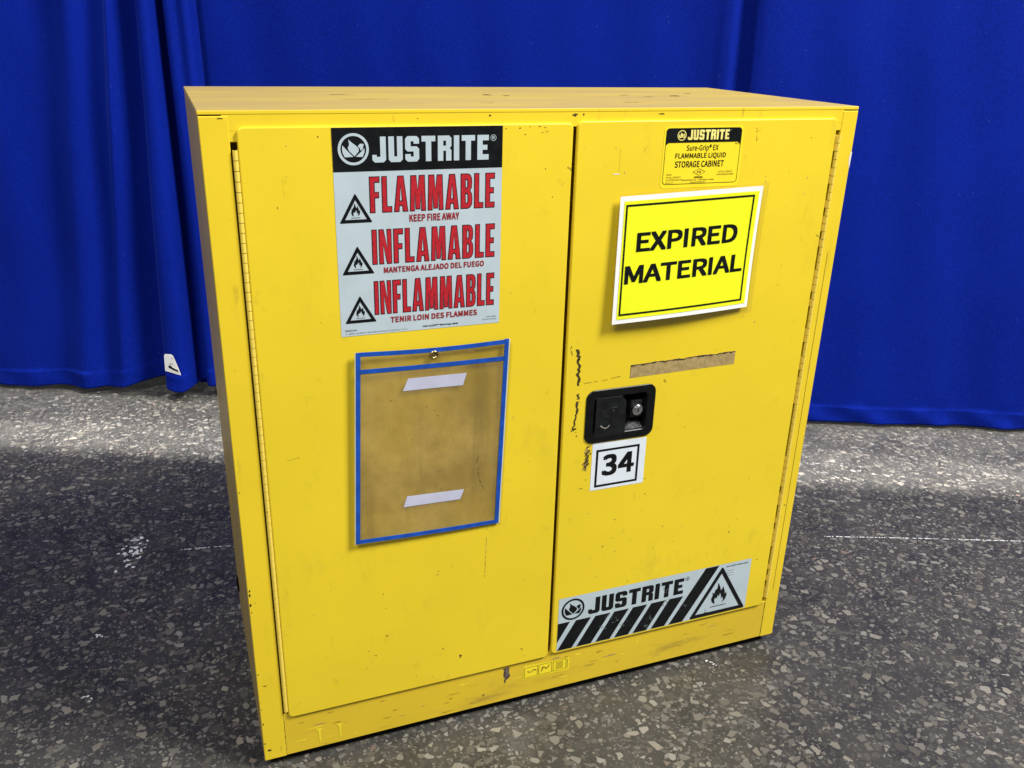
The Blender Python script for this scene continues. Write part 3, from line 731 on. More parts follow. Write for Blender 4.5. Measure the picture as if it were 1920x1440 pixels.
FLAME = [(0.30, 0.02), (0.12, 0.14), (0.06, 0.30), (0.13, 0.46), (0.09, 0.60), (0.20, 0.52), (0.24, 0.66), (0.36, 0.76), (0.37, 1.0), (0.47, 0.86), (0.54, 0.72), (0.56, 0.62), (0.64, 0.68), (0.68, 0.80), (0.76, 0.64), (0.82, 0.52), (0.80, 0.42), (0.90, 0.50), (0.94, 0.34), (0.88, 0.16), (0.70, 0.02),
         (0.76, 0.16), (0.72, 0.30), (0.64, 0.22), (0.62, 0.36), (0.54, 0.52), (0.50, 0.34), (0.42, 0.44), (0.40, 0.28), (0.32, 0.32), (0.25, 0.24)]
FLAME_HOLE = [(0.46, 0.62), (0.43, 0.74), (0.48, 0.70), (0.51, 0.58)]


def hazard(art, apex, bl, br, off, ink=None, t=0.13, back=None):
    """black triangle frame, flame and underline"""
    ink = ink or M_ink
    c = ((apex[0] + bl[0] + br[0]) / 3, (apex[1] + bl[1] + br[1]) / 3)
    outer = []
    P = [bl, br, apex]
    for i in range(3):           # slightly rounded corners
        a, b, d = Vector(P[i - 1]), Vector(P[i]), Vector(P[(i + 1) % 3])
        outer += [tuple(b + (a - b) * 0.035), tuple(b + ((a - b) + (d - b)) * 0.010), tuple(b + (d - b) * 0.035)]
    inner = [(c[0] + (p[0] - c[0]) * (1 - t * 2.6), c[1] + (p[1] - c[1]) * (1 - t * 2.6)) for p in P]
    art.poly([outer, inner], ink, off)
    h = apex[1] - bl[1]
    wd = br[0] - bl[0]
    fx, fz, fw, fh = c[0] - wd * 0.155, bl[1] + h * 0.21, wd * 0.31, h * 0.46
    art.poly([[(fx + x * fw, fz + z * fh) for x, z in FLAME]], ink, off)
    art.rect(c[0] - wd * 0.14, c[0] + wd * 0.14, bl[1] + h * 0.165, bl[1] + h * 0.180, ink, off)


def emblem(art, cx, cz, r, m, off):
    """ring with three flame petals"""
    art.poly([circle(cx, cz, r, 40), circle(cx, cz, r * 0.83, 40)], m, off)
    f = lambda pts: [(cx + x * r, cz + z * r) for x, z in pts]
    art.poly(f([(-0.30, 0.62), (-0.10, 0.42), (0.15, 0.24), (0.34, 0.04), (0.34, -0.14), (0.06, -0.44), (-0.28, -0.10), (-0.36, 0.08), (-0.26, 0.30)]), m, off)
    art.poly(f([(-0.70, 0.26), (-0.42, -0.06), (-0.02, -0.47), (-0.56, -0.49), (-0.69, -0.24), (-0.73, 0.0)]), m, off)
    art.poly(f([(0.68, 0.32), (0.44, 0.34), (0.28, 0.18), (0.42, 0.06), (0.46, -0.10), (0.60, 0.0)]), m, off)
    art.poly(f([(0.71, 0.06), (0.50, -0.16), (0.14, -0.47), (0.58, -0.49), (0.71, -0.20)]), m, off)


# ------------------------------------------------------------------ the setting
FLOOR = -0.021
bm = bmesh.new()
box(bm, -4.5, 6.5, -4.0, 5.0, FLOOR - 0.05, FLOOR)
fl = link('floor', bm, M_floor)
tag(fl, kind='structure')

# paint spills and scratches lying on the floor
sp = Art(lambda x, y, off: (x, y, FLOOR + off))
for i in range(44):
    a, b = random.gauss(0, 0.016), random.gauss(0, 0.032)
    sp.poly(blob(-0.232 + a + b * 0.25, 0.835 + b, random.uniform(0.002, 0.008), random.uniform(0.002, 0.009), 9, 0.6), M_fplaster, 0.0006 + 0.0002 * (i % 5))
for cx, cy in ((0.93, -0.02), (-0.30, 0.50), (1.00, 0.045), (-0.31, 0.30)):
    for i in range(5):
        sp.poly(blob(cx + random.gauss(0, 0.006), cy + random.gauss(0, 0.006), random.uniform(0.002, 0.005), random.uniform(0.001, 0.004), 8, 0.6), M_fplaster, 0.0006 + 0.0002 * i)
trail(sp, [(1.50, 0.32), (1.80, 0.205), (2.10, 0.085)], 0.001, 0.004, M_fplaster, 0.0008, 0.25)
trail(sp, [(-0.12, 0.80), (-0.05, 0.79), (0.0, 0.78)], 0.001, 0.004, M_fplaster, 0.0008, 0.3)
sp_o = sp.build('paint_spill')
tag(sp_o, 'dried white paint drips and a scratch on the dark speckled floor', 'paint spill', kind='stuff')

# ------------------------------------------------------------------ curtains
CO = Vector((-0.69, 2.12, 0))
CT = Vector((0.915, -0.4035, 0)).normalized()
CN = Vector((CT.y, -CT.x, 0))


def cpt(s, n, z):
    p = CO + CT * s + CN * n
    return (p.x, p.y, z)


def catmull(pts, step):
    out = []
    P = [pts[0]] + list(pts) + [pts[-1]]
    for i in range(1, len(P) - 2):
        p0, p1, p2, p3 = (Vector(q) for q in P[i - 1:i + 3])
        n = max(2, int((p2 - p1).length / step))
        for k in range(n):
            t = k / n
            out.append(0.5 * ((2 * p1) + (p2 - p0) * t + (2 * p0 - 5 * p1 + 4 * p2 - p3) * t * t + (3 * p1 - p0 - 3 * p2 + p3) * t ** 3))
    out.append(Vector(pts[-1]))
    return out


def curtain(name, prof_top, prof_bot, hem, label, step=0.008, hemh=0.055, wr=0.0, seed=1):
    """cloth sheet: profile blends from prof_bot at the hem to prof_top high up; hem(s) gives its lower edge"""
    bm = bmesh.new()
    A, B = catmull(prof_top, step), None
    m = len(A)
    # resample the lower profile to the same parameter by control-point correspondence
    B = []
    P0, P1 = [prof_bot[0]] + list(prof_bot) + [prof_bot[-1]], None
    i = 0
    PT = [prof_top[0]] + list(prof_top) + [prof_top[-1]]
    for i in range(1, len(PT) - 2):
        q1, q2 = Vector(PT[i]), Vector(PT[i + 1])
        n = max(2, int((q2 - q1).length / step))
        p0, p1, p2, p3 = (Vector(q) for q in P0[i - 1:i + 3])
        for k in range(n):
            t = k / n
            B.append(0.5 * ((2 * p1) + (p2 - p0) * t + (2 * p0 - 5 * p1 + 4 * p2 - p3) * t * t + (3 * p1 - p0 - 3 * p2 + p3) * t ** 3))
    B.append(Vector(prof_bot[-1]))
    zs = [0, 0.006, 0.014, 0.024, 0.034, 0.044, hemh - 0.003, hemh, hemh + 0.004, 0.07, 0.09, 0.12, 0.16] + [0.2 + 0.07 * k for k in range(40)]
    rows = []
    for z in zs:
        row = []
        for a, b in zip(A, B):
            t = min(1.0, z / 1.3)
            q = b.lerp(a, t)
            h0 = hem(q.x)
            zz = h0 + z * (1.0 if z > 0.3 else 1.0)
            n = q.y + (0.0025 if z <= hemh else 0.0)
            n += 0.004 * math.sin(q.x * 23 + z * 3.1 + seed) * math.sin(z * 2.3 + q.x * 5)
            if z < 0.10 and wr:
                fade = 1 - z / 0.10
                n += wr * fade * (math.sin(q.x * 31 + z * 60 + seed) + 0.6 * math.sin(q.x * 57 - z * 35))
            row.append(bm.verts.new(cpt(q.x, n, zz)))
        rows.append(row)
    for r0, r1 in zip(rows, rows[1:]):
        for k in range(m - 1):
            bm.faces.new((r0[k], r0[k + 1], r1[k + 1], r1[k]))
    o = link(name, bm, M_curtain, smooth=True)
    so = o.modifiers.new('cloth_thickness', 'SOLIDIFY')
    so.thickness = 0.0016
    tag(o, label, 'curtain', 'royal blue curtains behind the cabinet')
    return o


def interp(tab):
    def f(s):
        if s <= tab[0][0]:
            return tab[0][1]
        for (a, va), (b, vb) in zip(tab, tab[1:]):
            if s <= b:
                t = (s - a) / (b - a)
                t = t * t * (3 - 2 * t)
                return va + (vb - va) * t
        return tab[-1][1]
    return f


left_top = [(-1.6, 0.0), (-1.2, 0.03), (-0.85, -0.01), (-0.5, 0.02), (-0.2, -0.012), (0.08, 0.0), (0.20, -0.006), (0.36, -0.022), (0.465, 0.024), (0.53, -0.008), (0.575, 0.002), (0.600, 0.034), (0.622, 0.004), (0.66, -0.040), (0.694, -0.02), (0.684, 0.022), (0.700, 0.046), (0.722, 0.044), (0.732, 0.012), (0.738, -0.055), (0.752, -0.05), (0.757, 0.006), (0.775, 0.022), (0.80, 0.014), (0.818, 0.022), (0.836, 0.015), (0.842, -0.04)]
left_bot = [(-1.6, 0.0), (-1.2, 0.03), (-0.85, -0.02), (-0.5, 0.03), (-0.2, -0.02), (0.04, 0.0), (0.13, 0.010), (0.24, -0.012), (0.33, 0.026), (0.39, 0.0), (0.43, 0.010), (0.47, 0.020), (0.52, -0.02), (0.58, -0.06), (0.648, -0.052), (0.622, 0.012), (0.640, 0.046), (0.690, 0.050), (0.712, 0.022), (0.722, -0.055), (0.757, -0.055), (0.762, 0.0), (0.785, 0.012), (0.81, 0.006), (0.835, 0.012), (0.85, 0.006), (0.856, -0.04)]
hem_l = interp([(-1.6, -0.008), (0.0, -0.008), (0.39, 0.003), (0.60, 0.030), (0.63, 0.020), (0.68, 0.012), (0.72, 0.022), (0.86, 0.03)])
c1 = curtain('curtain', left_top, left_bot, hem_l, 'blue curtain left of the cabinet, gathered in pleats with a white tag', wr=0.0015, seed=1)
mid_top = [(0.70, -0.085), (0.86, -0.080), (1.1, -0.070), (1.5, -0.060), (1.9, -0.055), (2.2, -0.045), (2.40, -0.026), (2.455, -0.014), (2.480, -0.014), (2.500, -0.030), (2.53, -0.036), (2.60, -0.034)]
c2 = curtain('curtain', mid_top, mid_top, interp([(0, 0.0), (3, -0.008)]), 'flat blue curtain directly behind the yellow cabinet, between two other curtains', wr=0.002, seed=3)
right_top = [(2.575, -0.03), (2.548, -0.016), (2.537, -0.008), (2.548, 0.0), (2.60, 0.008), (2.8, 0.006), (3.1, 0.010), (3.4, 0.004), (3.8, 0.012), (4.3, 0.0), (4.8, 0.02)]
right_bot = [(2.60, -0.03), (2.570, -0.012), (2.560, 0.002), (2.573, 0.012), (2.62, 0.012), (2.8, 0.004), (3.1, 0.014), (3.4, 0.0), (3.8, 0.016), (4.3, 0.0), (4.8, 0.02)]
c3 = curtain('curtain', right_top, right_bot, interp([(2, -0.0105), (5, -0.0105)]), 'smooth blue curtain right of the cabinet with its hem on the floor', wr=0.0035, seed=5)

# white care tag sewn on the pleat
tg = Art(lambda x, z, off: cpt(x, 0.060 + off + (x - 0.665) * 0.12, z))
tg.poly([(0.640, 0.095), (0.697, 0.083), (0.691, 0.108), (0.676, 0.154), (0.668, 0.158), (0.648, 0.158), (0.643, 0.152)], M_paper, 0.0)
tg.poly([(0.655, 0.108), (0.667, 0.103), (0.690, 0.094), (0.688, 0.101), (0.668, 0.110), (0.664, 0.116), (0.656, 0.117)], M_ink, 0.001)
tg.rect(0.660, 0.672, 0.122, 0.1235, M_greyink, 0.001)
tg.poly([(0.668, 0.140), (0.674, 0.146), (0.672, 0.147)], M_greyink, 0.001)
tgo = tg.build('care_tag', c1)
tgo.modifiers.new('t', 'SOLIDIFY').thickness = -0.0008

# ------------------------------------------------------------------ storage cabinet
W, D, H = 1.092, 0.483, 1.118
cab = bpy.data.objects.new('storage_cabinet', None)
COL.objects.link(cab)
cab.location = (0, 0, 0)
cab.empty_display_size = 0.1
tag(cab, 'yellow two-door metal safety cabinet for flammable liquids, scuffed, on the speckled floor', 'cabinet')

bm = bmesh.new()
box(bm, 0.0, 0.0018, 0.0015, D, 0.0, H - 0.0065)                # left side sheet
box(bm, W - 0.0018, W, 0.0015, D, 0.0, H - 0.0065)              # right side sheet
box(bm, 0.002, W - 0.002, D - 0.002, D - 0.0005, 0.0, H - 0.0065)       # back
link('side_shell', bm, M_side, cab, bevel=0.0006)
bm = bmesh.new()
box(bm, 0.0025, W - 0.0025, 0.024, D - 0.0028, 0.002, H - 0.007)
link('inner_shell', bm, M_inner, cab)
bm = bmesh.new()
box(bm, -0.0005, W + 0.0, 0.0002, D + 0.0005, H - 0.006, H)
tp = link('top_panel', bm, [M_top, M_frame], cab, bevel=0.0014, seg=3)
tp.data.polygons[2].material_index = 1
# marks on top
mk = Art(lambda x, y, off: (x, y, H + off))
for cx, cy, rx, ry in ((0.866, 0.24, 0.016, 0.010), (0.80, 0.22, 0.02, 0.006), (0.77, 0.26, 0.018, 0.006), (0.50, 0.27, 0.012, 0.009), (0.53, 0.25, 0.012, 0.005), (0.24, 0.28, 0.03, 0.006), (0.27, 0.18, 0.05, 0.004), (0.44, 0.10, 0.02, 0.003), (0.70, 0.10, 0.03, 0.004), (0.93, 0.30, 0.012, 0.005)):
    mk.poly(blob(cx, cy, rx, ry, 20, 0.7), M_scuff if rx < 0.017 else M_torn, 0.0005)
mk.into(tp)

# frame: rails between two stiles
RY = 0.0007
rail = on_plane(RY)
bm = bmesh.new()
box(bm, 0.030, W - 0.030, RY, 0.022, 1.0905, H - 0.0030)
box(bm, 0.030, 0.060, RY + 0.0002, 0.0215, 1.0765, 1.0920)
box(bm, W - 0.060, W - 0.028, RY + 0.0002, 0.0215, 1.0780, 1.0920)
tr_ = link('top_rail', bm, M_frame, cab, bevel=0.0008)
bm = bmesh.new()
box(bm, 0.030, W - 0.030, RY, 0.022, 0.001, 0.0925)
br = link('bottom_rail', bm, M_rail, cab, bevel=0.0008)
for x0, x1 in ((0.0004, 0.0385), (1.0600, W - 0.0004)):
    bm = bmesh.new()
    box(bm, x0, x1, 0.0, 0.0200, 0.0, 1.1105)
    s = link('stile', bm, M_frame, cab, bevel=0.0012)
    if x0 > 0.5:
        a = Art(lambda x, z, off: (x, -off, z))
        a.poly([(1.0922, 1.040), (1.0915, 1.012), (1.0885, 1.020), (1.0875, 1.032), (1.090, 1.043)], M_scrape, 0.0003)
        a.rect(1.0740, 1.0748, 0.12, 0.86, M_scuff, 0.0003)
        a.into(s)
    else:
        a = Art(lambda x, z, off: (x, -off, z))
        a.poly(blob(0.012, 0.165, 0.005, 0.0014, 14, 0.6), M_scuff, 0.0003)
        a.poly(blob(0.010, 0.022, 0.006, 0.003, 14, 0.6), M_scuff, 0.0003)
        a.poly(blob(0.028, 1.1075, 0.005, 0.0012, 14, 0.6), M_scuff, 0.0003)
        a.poly(blob(0.003, 0.335, 0.002, 0.004, 14, 0.6), M_scuff, 0.0003)
        for q in range(9):
            a.poly(blob(0.0035, random.uniform(0.02, 0.55), 0.0014, random.uniform(0.001, 0.004), 9, 0.6), M_scuff, 0.0003)
        a.into(s)
# dark seams where the stiles lap over the rails
a = Art(lambda x, z, off: (x, RY - off, z))
for x in (0.0386, 1.0592):
    trail(a, [(x, 0.002), (x, 0.0915)], 0.0006, 0.0016, M_scuff, 0.0002, 0.0)
a.into(br)
for x in (0.028,):
    for y in (0.05, D - 0.05):
        bm = bmesh.new()
        cyl(bm, (x, y, FLOOR + 0.0004), (0, 0, 1), 0.018, 0.0226)
        link('foot', bm, M_rubber, cab)
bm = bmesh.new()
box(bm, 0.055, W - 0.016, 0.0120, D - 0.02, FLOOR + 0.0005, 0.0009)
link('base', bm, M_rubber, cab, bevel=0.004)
# vent bung low on the left side
bm = bmesh.new()
cyl(bm, (0.0, 0.425, 0.098), (-1, 0, 0), 0.017, 0.003, 20)
cyl(bm, (-0.003, 0.425, 0.098), (-1, 0, 0), 0.013, 0.0015, 20)
link('vent_cap', bm, M_rubber, cab, bevel=0.001)

# bottom rail marks: chip and the small pictogram decal
a = Art(rail)
chip = [(0.4530, 0.0800), (0.4560, 0.0745), (0.4545, 0.0660), (0.4560, 0.0560), (0.4585, 0.0585), (0.4560, 0.0490), (0.4590, 0.0420), (0.4600, 0.0500), (0.4660, 0.0545), (0.4690, 0.0600), (0.4660, 0.0680), (0.4670, 0.0810)]
a.poly(chip, M_primer, 0.0003)
a.poly([(0.4585, 0.078), (0.4600, 0.066), (0.4625, 0.058), (0.4645, 0.066), (0.4640, 0.078)], plain('chip_grey', (0.17, 0.13, 0.12), 0.6), 0.0006)
a.into(br)
a = Art(rail)
a.plate([(0.4969, 0.0418), (0.5949, 0.0400), (0.5949, 0.0695), (0.4969, 0.0735)], M_labyel, 0.0003, M_olive)
for x in (0.4985, 0.5290, 0.5600):
    a.frame(x, x + 0.0285, 0.0440, 0.0690, 0.0009, M_olive, 0.0006)
a.rect(0.5905, 0.5915, 0.044, 0.067, M_scuff, 0.0006)
trail(a, [(0.505, 0.0585), (0.512, 0.0560), (0.518, 0.0600), (0.524, 0.0590)], 0.0012, 0.003, M_olive, 0.0006)
trail(a, [(0.535, 0.051), (0.538, 0.062), (0.547, 0.056), (0.552, 0.064)], 0.0012, 0.004, M_olive, 0.0006)
for q in range(6):
    a.rect(0.566, 0.582, 0.0485 + q * 0.003, 0.0497 + q * 0.003, M_olive, 0.0006)
a.build('pictogram_decal', br)
a = Art(rail)
for q in range(46):
    x, z = random.uniform(0.06, 1.03), random.uniform(0.006, 0.075)
    a.poly(blob(x, z, random.uniform(0.002, 0.02), random.uniform(0.0008, 0.003), 12, 0.7), random.choice([M_smear, M_smear, M_smear, M_smear2, M_smear2, M_torn]), 0.0002 + 0.00004 * (q % 4))
for x in (0.098, 0.135):
    a.poly([(x, 0.012), (x + 0.003, 0.012), (x + 0.0035, 0.040), (x + 0.009, 0.043), (x - 0.006, 0.046), (x - 0.001, 0.038)], M_smear2, 0.0005)
a.into(br)
a = Art(rail)
for cx, cz, rx, rz in ((0.549, 1.1135, 0.006, 0.004), (0.563, 1.114, 0.0015, 0.003), (0.70, 1.117, 0.010, 0.0012), (0.41, 1.1085, 0.003, 0.002), (0.30, 1.105, 0.002, 0.001)):
    cz = min(cz, 1.1085)
    a.poly(blob(cx, cz, rx, rz, 14, 0.7), M_scuff, 0.0003)
a.into(tr_)


# ---- doors -----------------------------------------------------------------
def door(x0, x1, z0, z1, hole=None):
    ax, az = at(x0, z0, DOOR_Y)
    bx, bz = at(x1, z1, DOOR_Y)
    bev = 0.0022
    lp = [rrect(ax + bev, bx - bev, az + bev, bz - bev, 0.007)]
    if hole:
        hx0, hz0 = at(hole[0], hole[2], DOOR_Y)
        hx1, hz1 = at(hole[1], hole[3], DOOR_Y)
        lp.append(rrect(hx0, hx1, hz0, hz1, 0.010))
    vs, fs = loops2d(lp, 0.0018, bev)
    bm = bmesh.new()
    vv = [bm.verts.new((v.x, DOOR_Y + 0.004 - v.z, v.y)) for v in vs]
    for f in fs:
        try:
            bm.faces.new([vv[i] for i in f])
        except ValueError:
            pass
    bmesh.ops.remove_doubles(bm, verts=bm.verts, dist=1e-5)
    bmesh.ops.recalc_face_normals(bm, faces=bm.faces)
    o = link('door', bm, M_door, cab)
    return o


dl = door(0.0480, 0.5476, 0.0832, 1.0960)
dr = door(0.5550, 1.0512, 0.0865, 1.0985, (0.6125, 0.7240, 0.5520, 0.6290))
dl['label'] = 'left door with red warning label and blue-edged document sleeve'
dr['label'] = 'right door with black latch, number 34 and striped safety band'


def hinge(x, z0, z1, parent, leaf):
    """piano hinge: knuckles with hairline gaps, all one part"""
    bm = bmesh.new()
    pitch = 0.0142
    n = int((z1 - z0) / pitch)
    for k in range(n):
        zk = z0 + k * pitch
        cyl(bm, (x, -0.0012, zk), (0, 0, 1), 0.0036, pitch - 0.0010, 12)
        if leaf and random.random() < 0.45:
            box(bm, x - 0.0062, x - 0.0008, 0.0004, 0.0016, zk, zk + pitch - 0.0010)
    cyl(bm, (x, -0.0012, z0 + 0.001), (0, 0, 1), 0.0026, n * pitch - 0.002, 10, 1)
    return link('hinge', bm, [M_hinge, M_scuff], parent)


hinge(0.0440, 0.1015, 1.0735, dl, False)
hinge(1.0572, 0.106, 1.075, dr, True)

# ---- left door: trilingual warning label ------------------------------------
a = Art(on_door)
X0, X1, Z0, Z1 = 0.1750, 0.4306, 0.7856, 1.0938
a.plate([(X0, Z0), (X1, Z0), (X1, Z1), (X0, Z1)], M_silver, 0.0004, M_silveredge)
a.rect(X0, X1, 1.0328, Z1, M_ink, 0.0007)
emblem(a, 0.2050, 1.0640, 0.0222, M_silver, 0.0010)
a.glyphs('JUSTRITE', BLOCK, 0.2318, 0.4085, 1.0448, 1.0808, M_silver, 0.0010, 0.105)
a.poly([circle(0.4158, 1.0765, 0.0046, 20), circle(0.4158, 1.0765, 0.0039, 20)], M_silver, 0.0010)
a.text('R', 0.4140, 0.4177, 1.0742, 1.0788, M_silver, 0.0010, 0.02)
for word, x0, x1, z0, z1 in (('FLAMMABLE', 0.2266, 0.4185, 0.9734, 1.0243), ('INFLAMABLE', 0.2276, 0.4197, 0.8960, 0.9470), ('INFLAMMABLE', 0.2283, 0.4202, 0.8174, 0.8687)):
    a.glyphs(word, TALL, x0, x1, z0, z1, M_ink, 0.0007, 0.100, 0.0010)
    a.glyphs(word, TALL, x0, x1, z0, z1, M_red, 0.0010, 0.100, -0.0002)
for s, x0, x1, z0, z1 in (('KEEP FIRE AWAY', 0.2846, 0.3626, 0.9570, 0.9678), ('MANTENGA ALEJADO DEL FUEGO', 0.2436, 0.4033, 0.8810, 0.8902), ('TENIR LOIN DES FLAMMES', 0.2518, 0.3926, 0.8017, 0.8112)):
    a.text(s, x0, x1, z0, z1, M_dkred, 0.0008, 0.042, 1.02)
for ap, bl, brr in (((0.2045, 1.0022), (0.1806, 0.9592), (0.2290, 0.9592)), ((0.2048, 0.9248), (0.1810, 0.8820), (0.2294, 0.8820)), ((0.2055, 0.8486), (0.1817, 0.8060), (0.2301, 0.8060))):
    hazard(a, ap, bl, brr, 0.0007)
a.text('RM00184', 0.1812, 0.1990, 0.7932, 0.7962, M_greyink, 0.0007, 0.01)
a.text('© 2006 Justrite Manufacturing Company, L.L.C.', 0.1812, 0.2790, 0.7878, 0.7910, M_greyink, 0.0007, 0.0)
a.text('HAZ-ALERT™ Warning Label', 0.3033, 0.3610, 0.7888, 0.7928, M_ink, 0.0007, 0.03)
a.text('P/N 29002', 0.4085, 0.4256, 0.7955, 0.7985, M_greyink, 0.0007, 0.0)
a.text('Patents Pending', 0.4020, 0.4256, 0.7915, 0.7945, M_greyink, 0.0007, 0.0)
a.build('warning_label', dl)

# left door scuffs
a = Art(on_door)
a.poly([(0.3650, 0.138), (0.3663, 0.1275), (0.3672, 0.132), (0.3705, 0.1335), (0.3680, 0.137)], M_scuff, 0.0003)
a.poly([(0.3662, 0.1265), (0.3680, 0.131), (0.3695, 0.127), (0.3700, 0.118), (0.3640, 0.118)], M_smear2, 0.0002)
for q in range(26):
    a.poly(blob(random.uniform(0.06, 0.54), random.choice([random.uniform(0.1, 0.4), random.uniform(0.78, 1.09)]), random.uniform(0.0006, 0.0016), random.uniform(0.0006, 0.0028), 9, 0.6), random.choice([M_scuff, M_torn]), 0.0002)
trail(a, [(0.410, 0.395), (0.418, 0.40)], 0.0005, 0.001, M_scuff, 0.0002, 0.3)
trail(a, [(0.414, 0.345), (0.413, 0.30), (0.416, 0.405)], 0.0004, 0.0009, M_torn, 0.0002, 0.3)
trail(a, [(0.08, 0.59), (0.10, 0.592)], 0.0005, 0.0011, M_smear, 0.0002, 0.1)
for q in range(10):
    a.poly(blob(random.uniform(0.42, 0.54), random.uniform(1.08, 1.092), random.uniform(0.001, 0.004), random.uniform(0.0006, 0.0015), 9, 0.6), M_scuff, 0.0002)
a.into(dl)

# ---- right door: rating label -----------------------------------------------
a = Art(on_door)
a.plate(rrect(0.7082, 0.8602, 0.9900, 1.0898, 0.007), M_labyel, 0.0003, M_olive)
fr_o, fr_i = rrect(0.7116, 0.8556, 0.9962, 1.0860, 0.006), rrect(0.7124, 0.8548, 0.9970, 1.0852, 0.0055)
a.poly([fr_o, fr_i], M_ink, 0.0006)
band = [(0.7120, 1.0560), (0.7130, 1.0600), (0.7175, 1.0632), (0.8495, 1.0632), (0.8540, 1.0600), (0.8552, 1.0560)] + rrect(0.7120, 0.8552, 1.05, 1.0857, 0.006)[7:21]
a.poly(band, M_ink, 0.0008)
M_pale = plain('pale_yellow_print', (0.86, 0.76, 0.22), 0.4)
emblem(a, 0.7407, 1.0746, 0.0083, M_pale, 0.0011)
a.glyphs('JUSTRITE', BLOCK, 0.7520, 0.8310, 1.0672, 1.0832, M_pale, 0.0011, 0.10)
a.poly(circle(0.8340, 1.0822, 0.0009, 10), M_greyink, 0.0011)
a.text('Sure-Grip® EX', 0.7520, 0.8130, 1.0475, 1.0595, M_ink, 0.0006, 0.012)
a.text('FLAMMABLE LIQUID', 0.7320, 0.8290, 1.0362, 1.0462, M_ink, 0.0006, 0.022)
a.text('STORAGE CABINET', 0.7325, 0.8265, 1.0232, 1.0335, M_ink, 0.0006, 0.022)
dm = lambda k: [(0.7800 + 0.0125 * k, 1.0155), (0.7800, 1.0155 + 0.0058 * k), (0.7800 - 0.0125 * k, 1.0155), (0.7800, 1.0155 - 0.0058 * k)]
a.poly([dm(1.0), dm(0.86)], M_olive, 0.0006)
a.text('FM', 0.7765, 0.7838, 1.0136, 1.0172, M_olive, 0.0006, 0.03)
a.text('APPROVED', 0.7715, 0.7880, 1.0050, 1.0083, M_ink, 0.0006, 0.03)
for s, x0, x1, z in (('893000', 0.7180, 0.7280, 1.0110), ('30 GAL. CAPACITY', 0.7180, 0.7460, 1.0065), ('114 LITER CAPACITY', 0.7180, 0.7500, 1.0022), ('N.F.P.A. CODE 30', 0.8180, 0.8440, 1.0135), ('OSHA REGULATIONS', 0.8150, 0.8480, 1.0090), ('890101-3', 0.8440, 0.8530, 1.0590)):
    a.text(s, x0, x1, z, z + 0.0026, M_olive, 0.0006, 0.01)
a.text('JUSTRITE MFG. CO. • MATTOON, IL 61938', 0.7480, 0.8100, 0.9994 + 0.0015, 1.0036, M_olive, 0.0006, 0.03)
a.text('www.justritemfg.com', 0.7635, 0.7935, 0.9974, 1.0002, M_olive, 0.0006, 0.02)
a.text('WAB 11-1-3', 0.7175, 0.7330, 0.9980, 1.0002, M_olive, 0.0006, 0.01)
a.build('rating_label', dr)

# ---- right door: torn strip, number sticker, safety band, scuffs -------------
a = Art(on_door)
top = []
n, drift = 60, 0.0
for i in range(n + 1):
    t = i / n
    drift = drift * 0.82 + random.uniform(-0.0004, 0.0004) + (random.choice((-0.0010, 0.0010)) if random.random() < 0.08 else 0)
    top.append((0.8985 - t * 0.2173, 0.6868 - t * 0.0038 + drift))
torn = [(0.6812, 0.6583), (0.8985, 0.6612)] + top
a.plate(torn, M_torn, 0.0003)
edge = top + [(x, z - random.uniform(0.0008, 0.0040)) for x, z in reversed(top)]
a.poly(edge, M_tornd, 0.0006)
a.frame(0.6812, 0.6816, 0.6583, 0.680, 0.0002, M_tornd, 0.0006)
a.build('torn_label', dr)

a = Art(on_door)
a.plate([(0.6160, 0.4420), (0.7265, 0.4415), (0.7262, 0.5360), (0.6160, 0.5380)], M_white34, 0.0004)
a.frame(0.6242, 0.7130, 0.4478, 0.5245, 0.0044, M_ink, 0.0007)
a.text('34', 0.6372, 0.7040, 0.4688, 0.5126, M_ink, 0.0007, 0.034, 1.0)
a.build('number_sticker', dr)

a = Art(on_door)
BX, BZ = 0.5658, 0.0918
g = lambda u, v: (BX + u / 1000, BZ + v / 1000)
a.plate([g(0, 0), g(440, 0), g(440, 122.5), g(0, 122.5)], M_silver, 0.0004, M_silveredge)
bars = [[(0, 20), (25.8, 65.2), (0, 65.2)]]
x = 38.8
for q in range(6):
    dx = x - 38.8
    bars.append([(max(0.6 + dx, 0) + 0.4, 0.8), (32.6 + dx, 0.8), (71.2 + dx, 65), (38.8 + dx, 65)])
    x += 42.0
bars = bars[:7]
bars.append([(252.8, 0.8), (285.4, 0.8), (361.0, 121.7), (328.8, 121.7)])
for b in bars:
    a.poly([g(*q) for q in b], M_ink, 0.0007)
emblem(a, BX + 0.0308, BZ + 0.0928, 0.0246, M_ink, 0.0007)
a.glyphs('JUSTRITE', BLOCK, BX + 0.0640, BX + 0.2790, BZ + 0.0722, BZ + 0.1098, M_ink, 0.0007, 0.085)
a.poly([circle(BX + 0.2868, BZ + 0.1060, 0.0050, 20), circle(BX + 0.2868, BZ + 0.1060, 0.0042, 20)], M_ink, 0.0007)
a.text('R', BX + 0.2850, BX + 0.2888, BZ + 0.1037, BZ + 0.1083, M_ink, 0.0007, 0.02)
hazard(a, g(369.5, 117.5), g(301.0, 0.6), g(438.6, 0.6), 0.0007, t=0.085)
a.text('HAZ-ALERT™ Safety Band', BX + 0.3790, BX + 0.4310, BZ + 0.1125, BZ + 0.1165, M_ink, 0.0007, 0.03)
for q in range(3):
    a.rect(BX + 0.3810, BX + 0.3990, BZ + 0.1035 - q * 0.006, BZ + 0.1043 - q * 0.006, M_greyink, 0.0007)
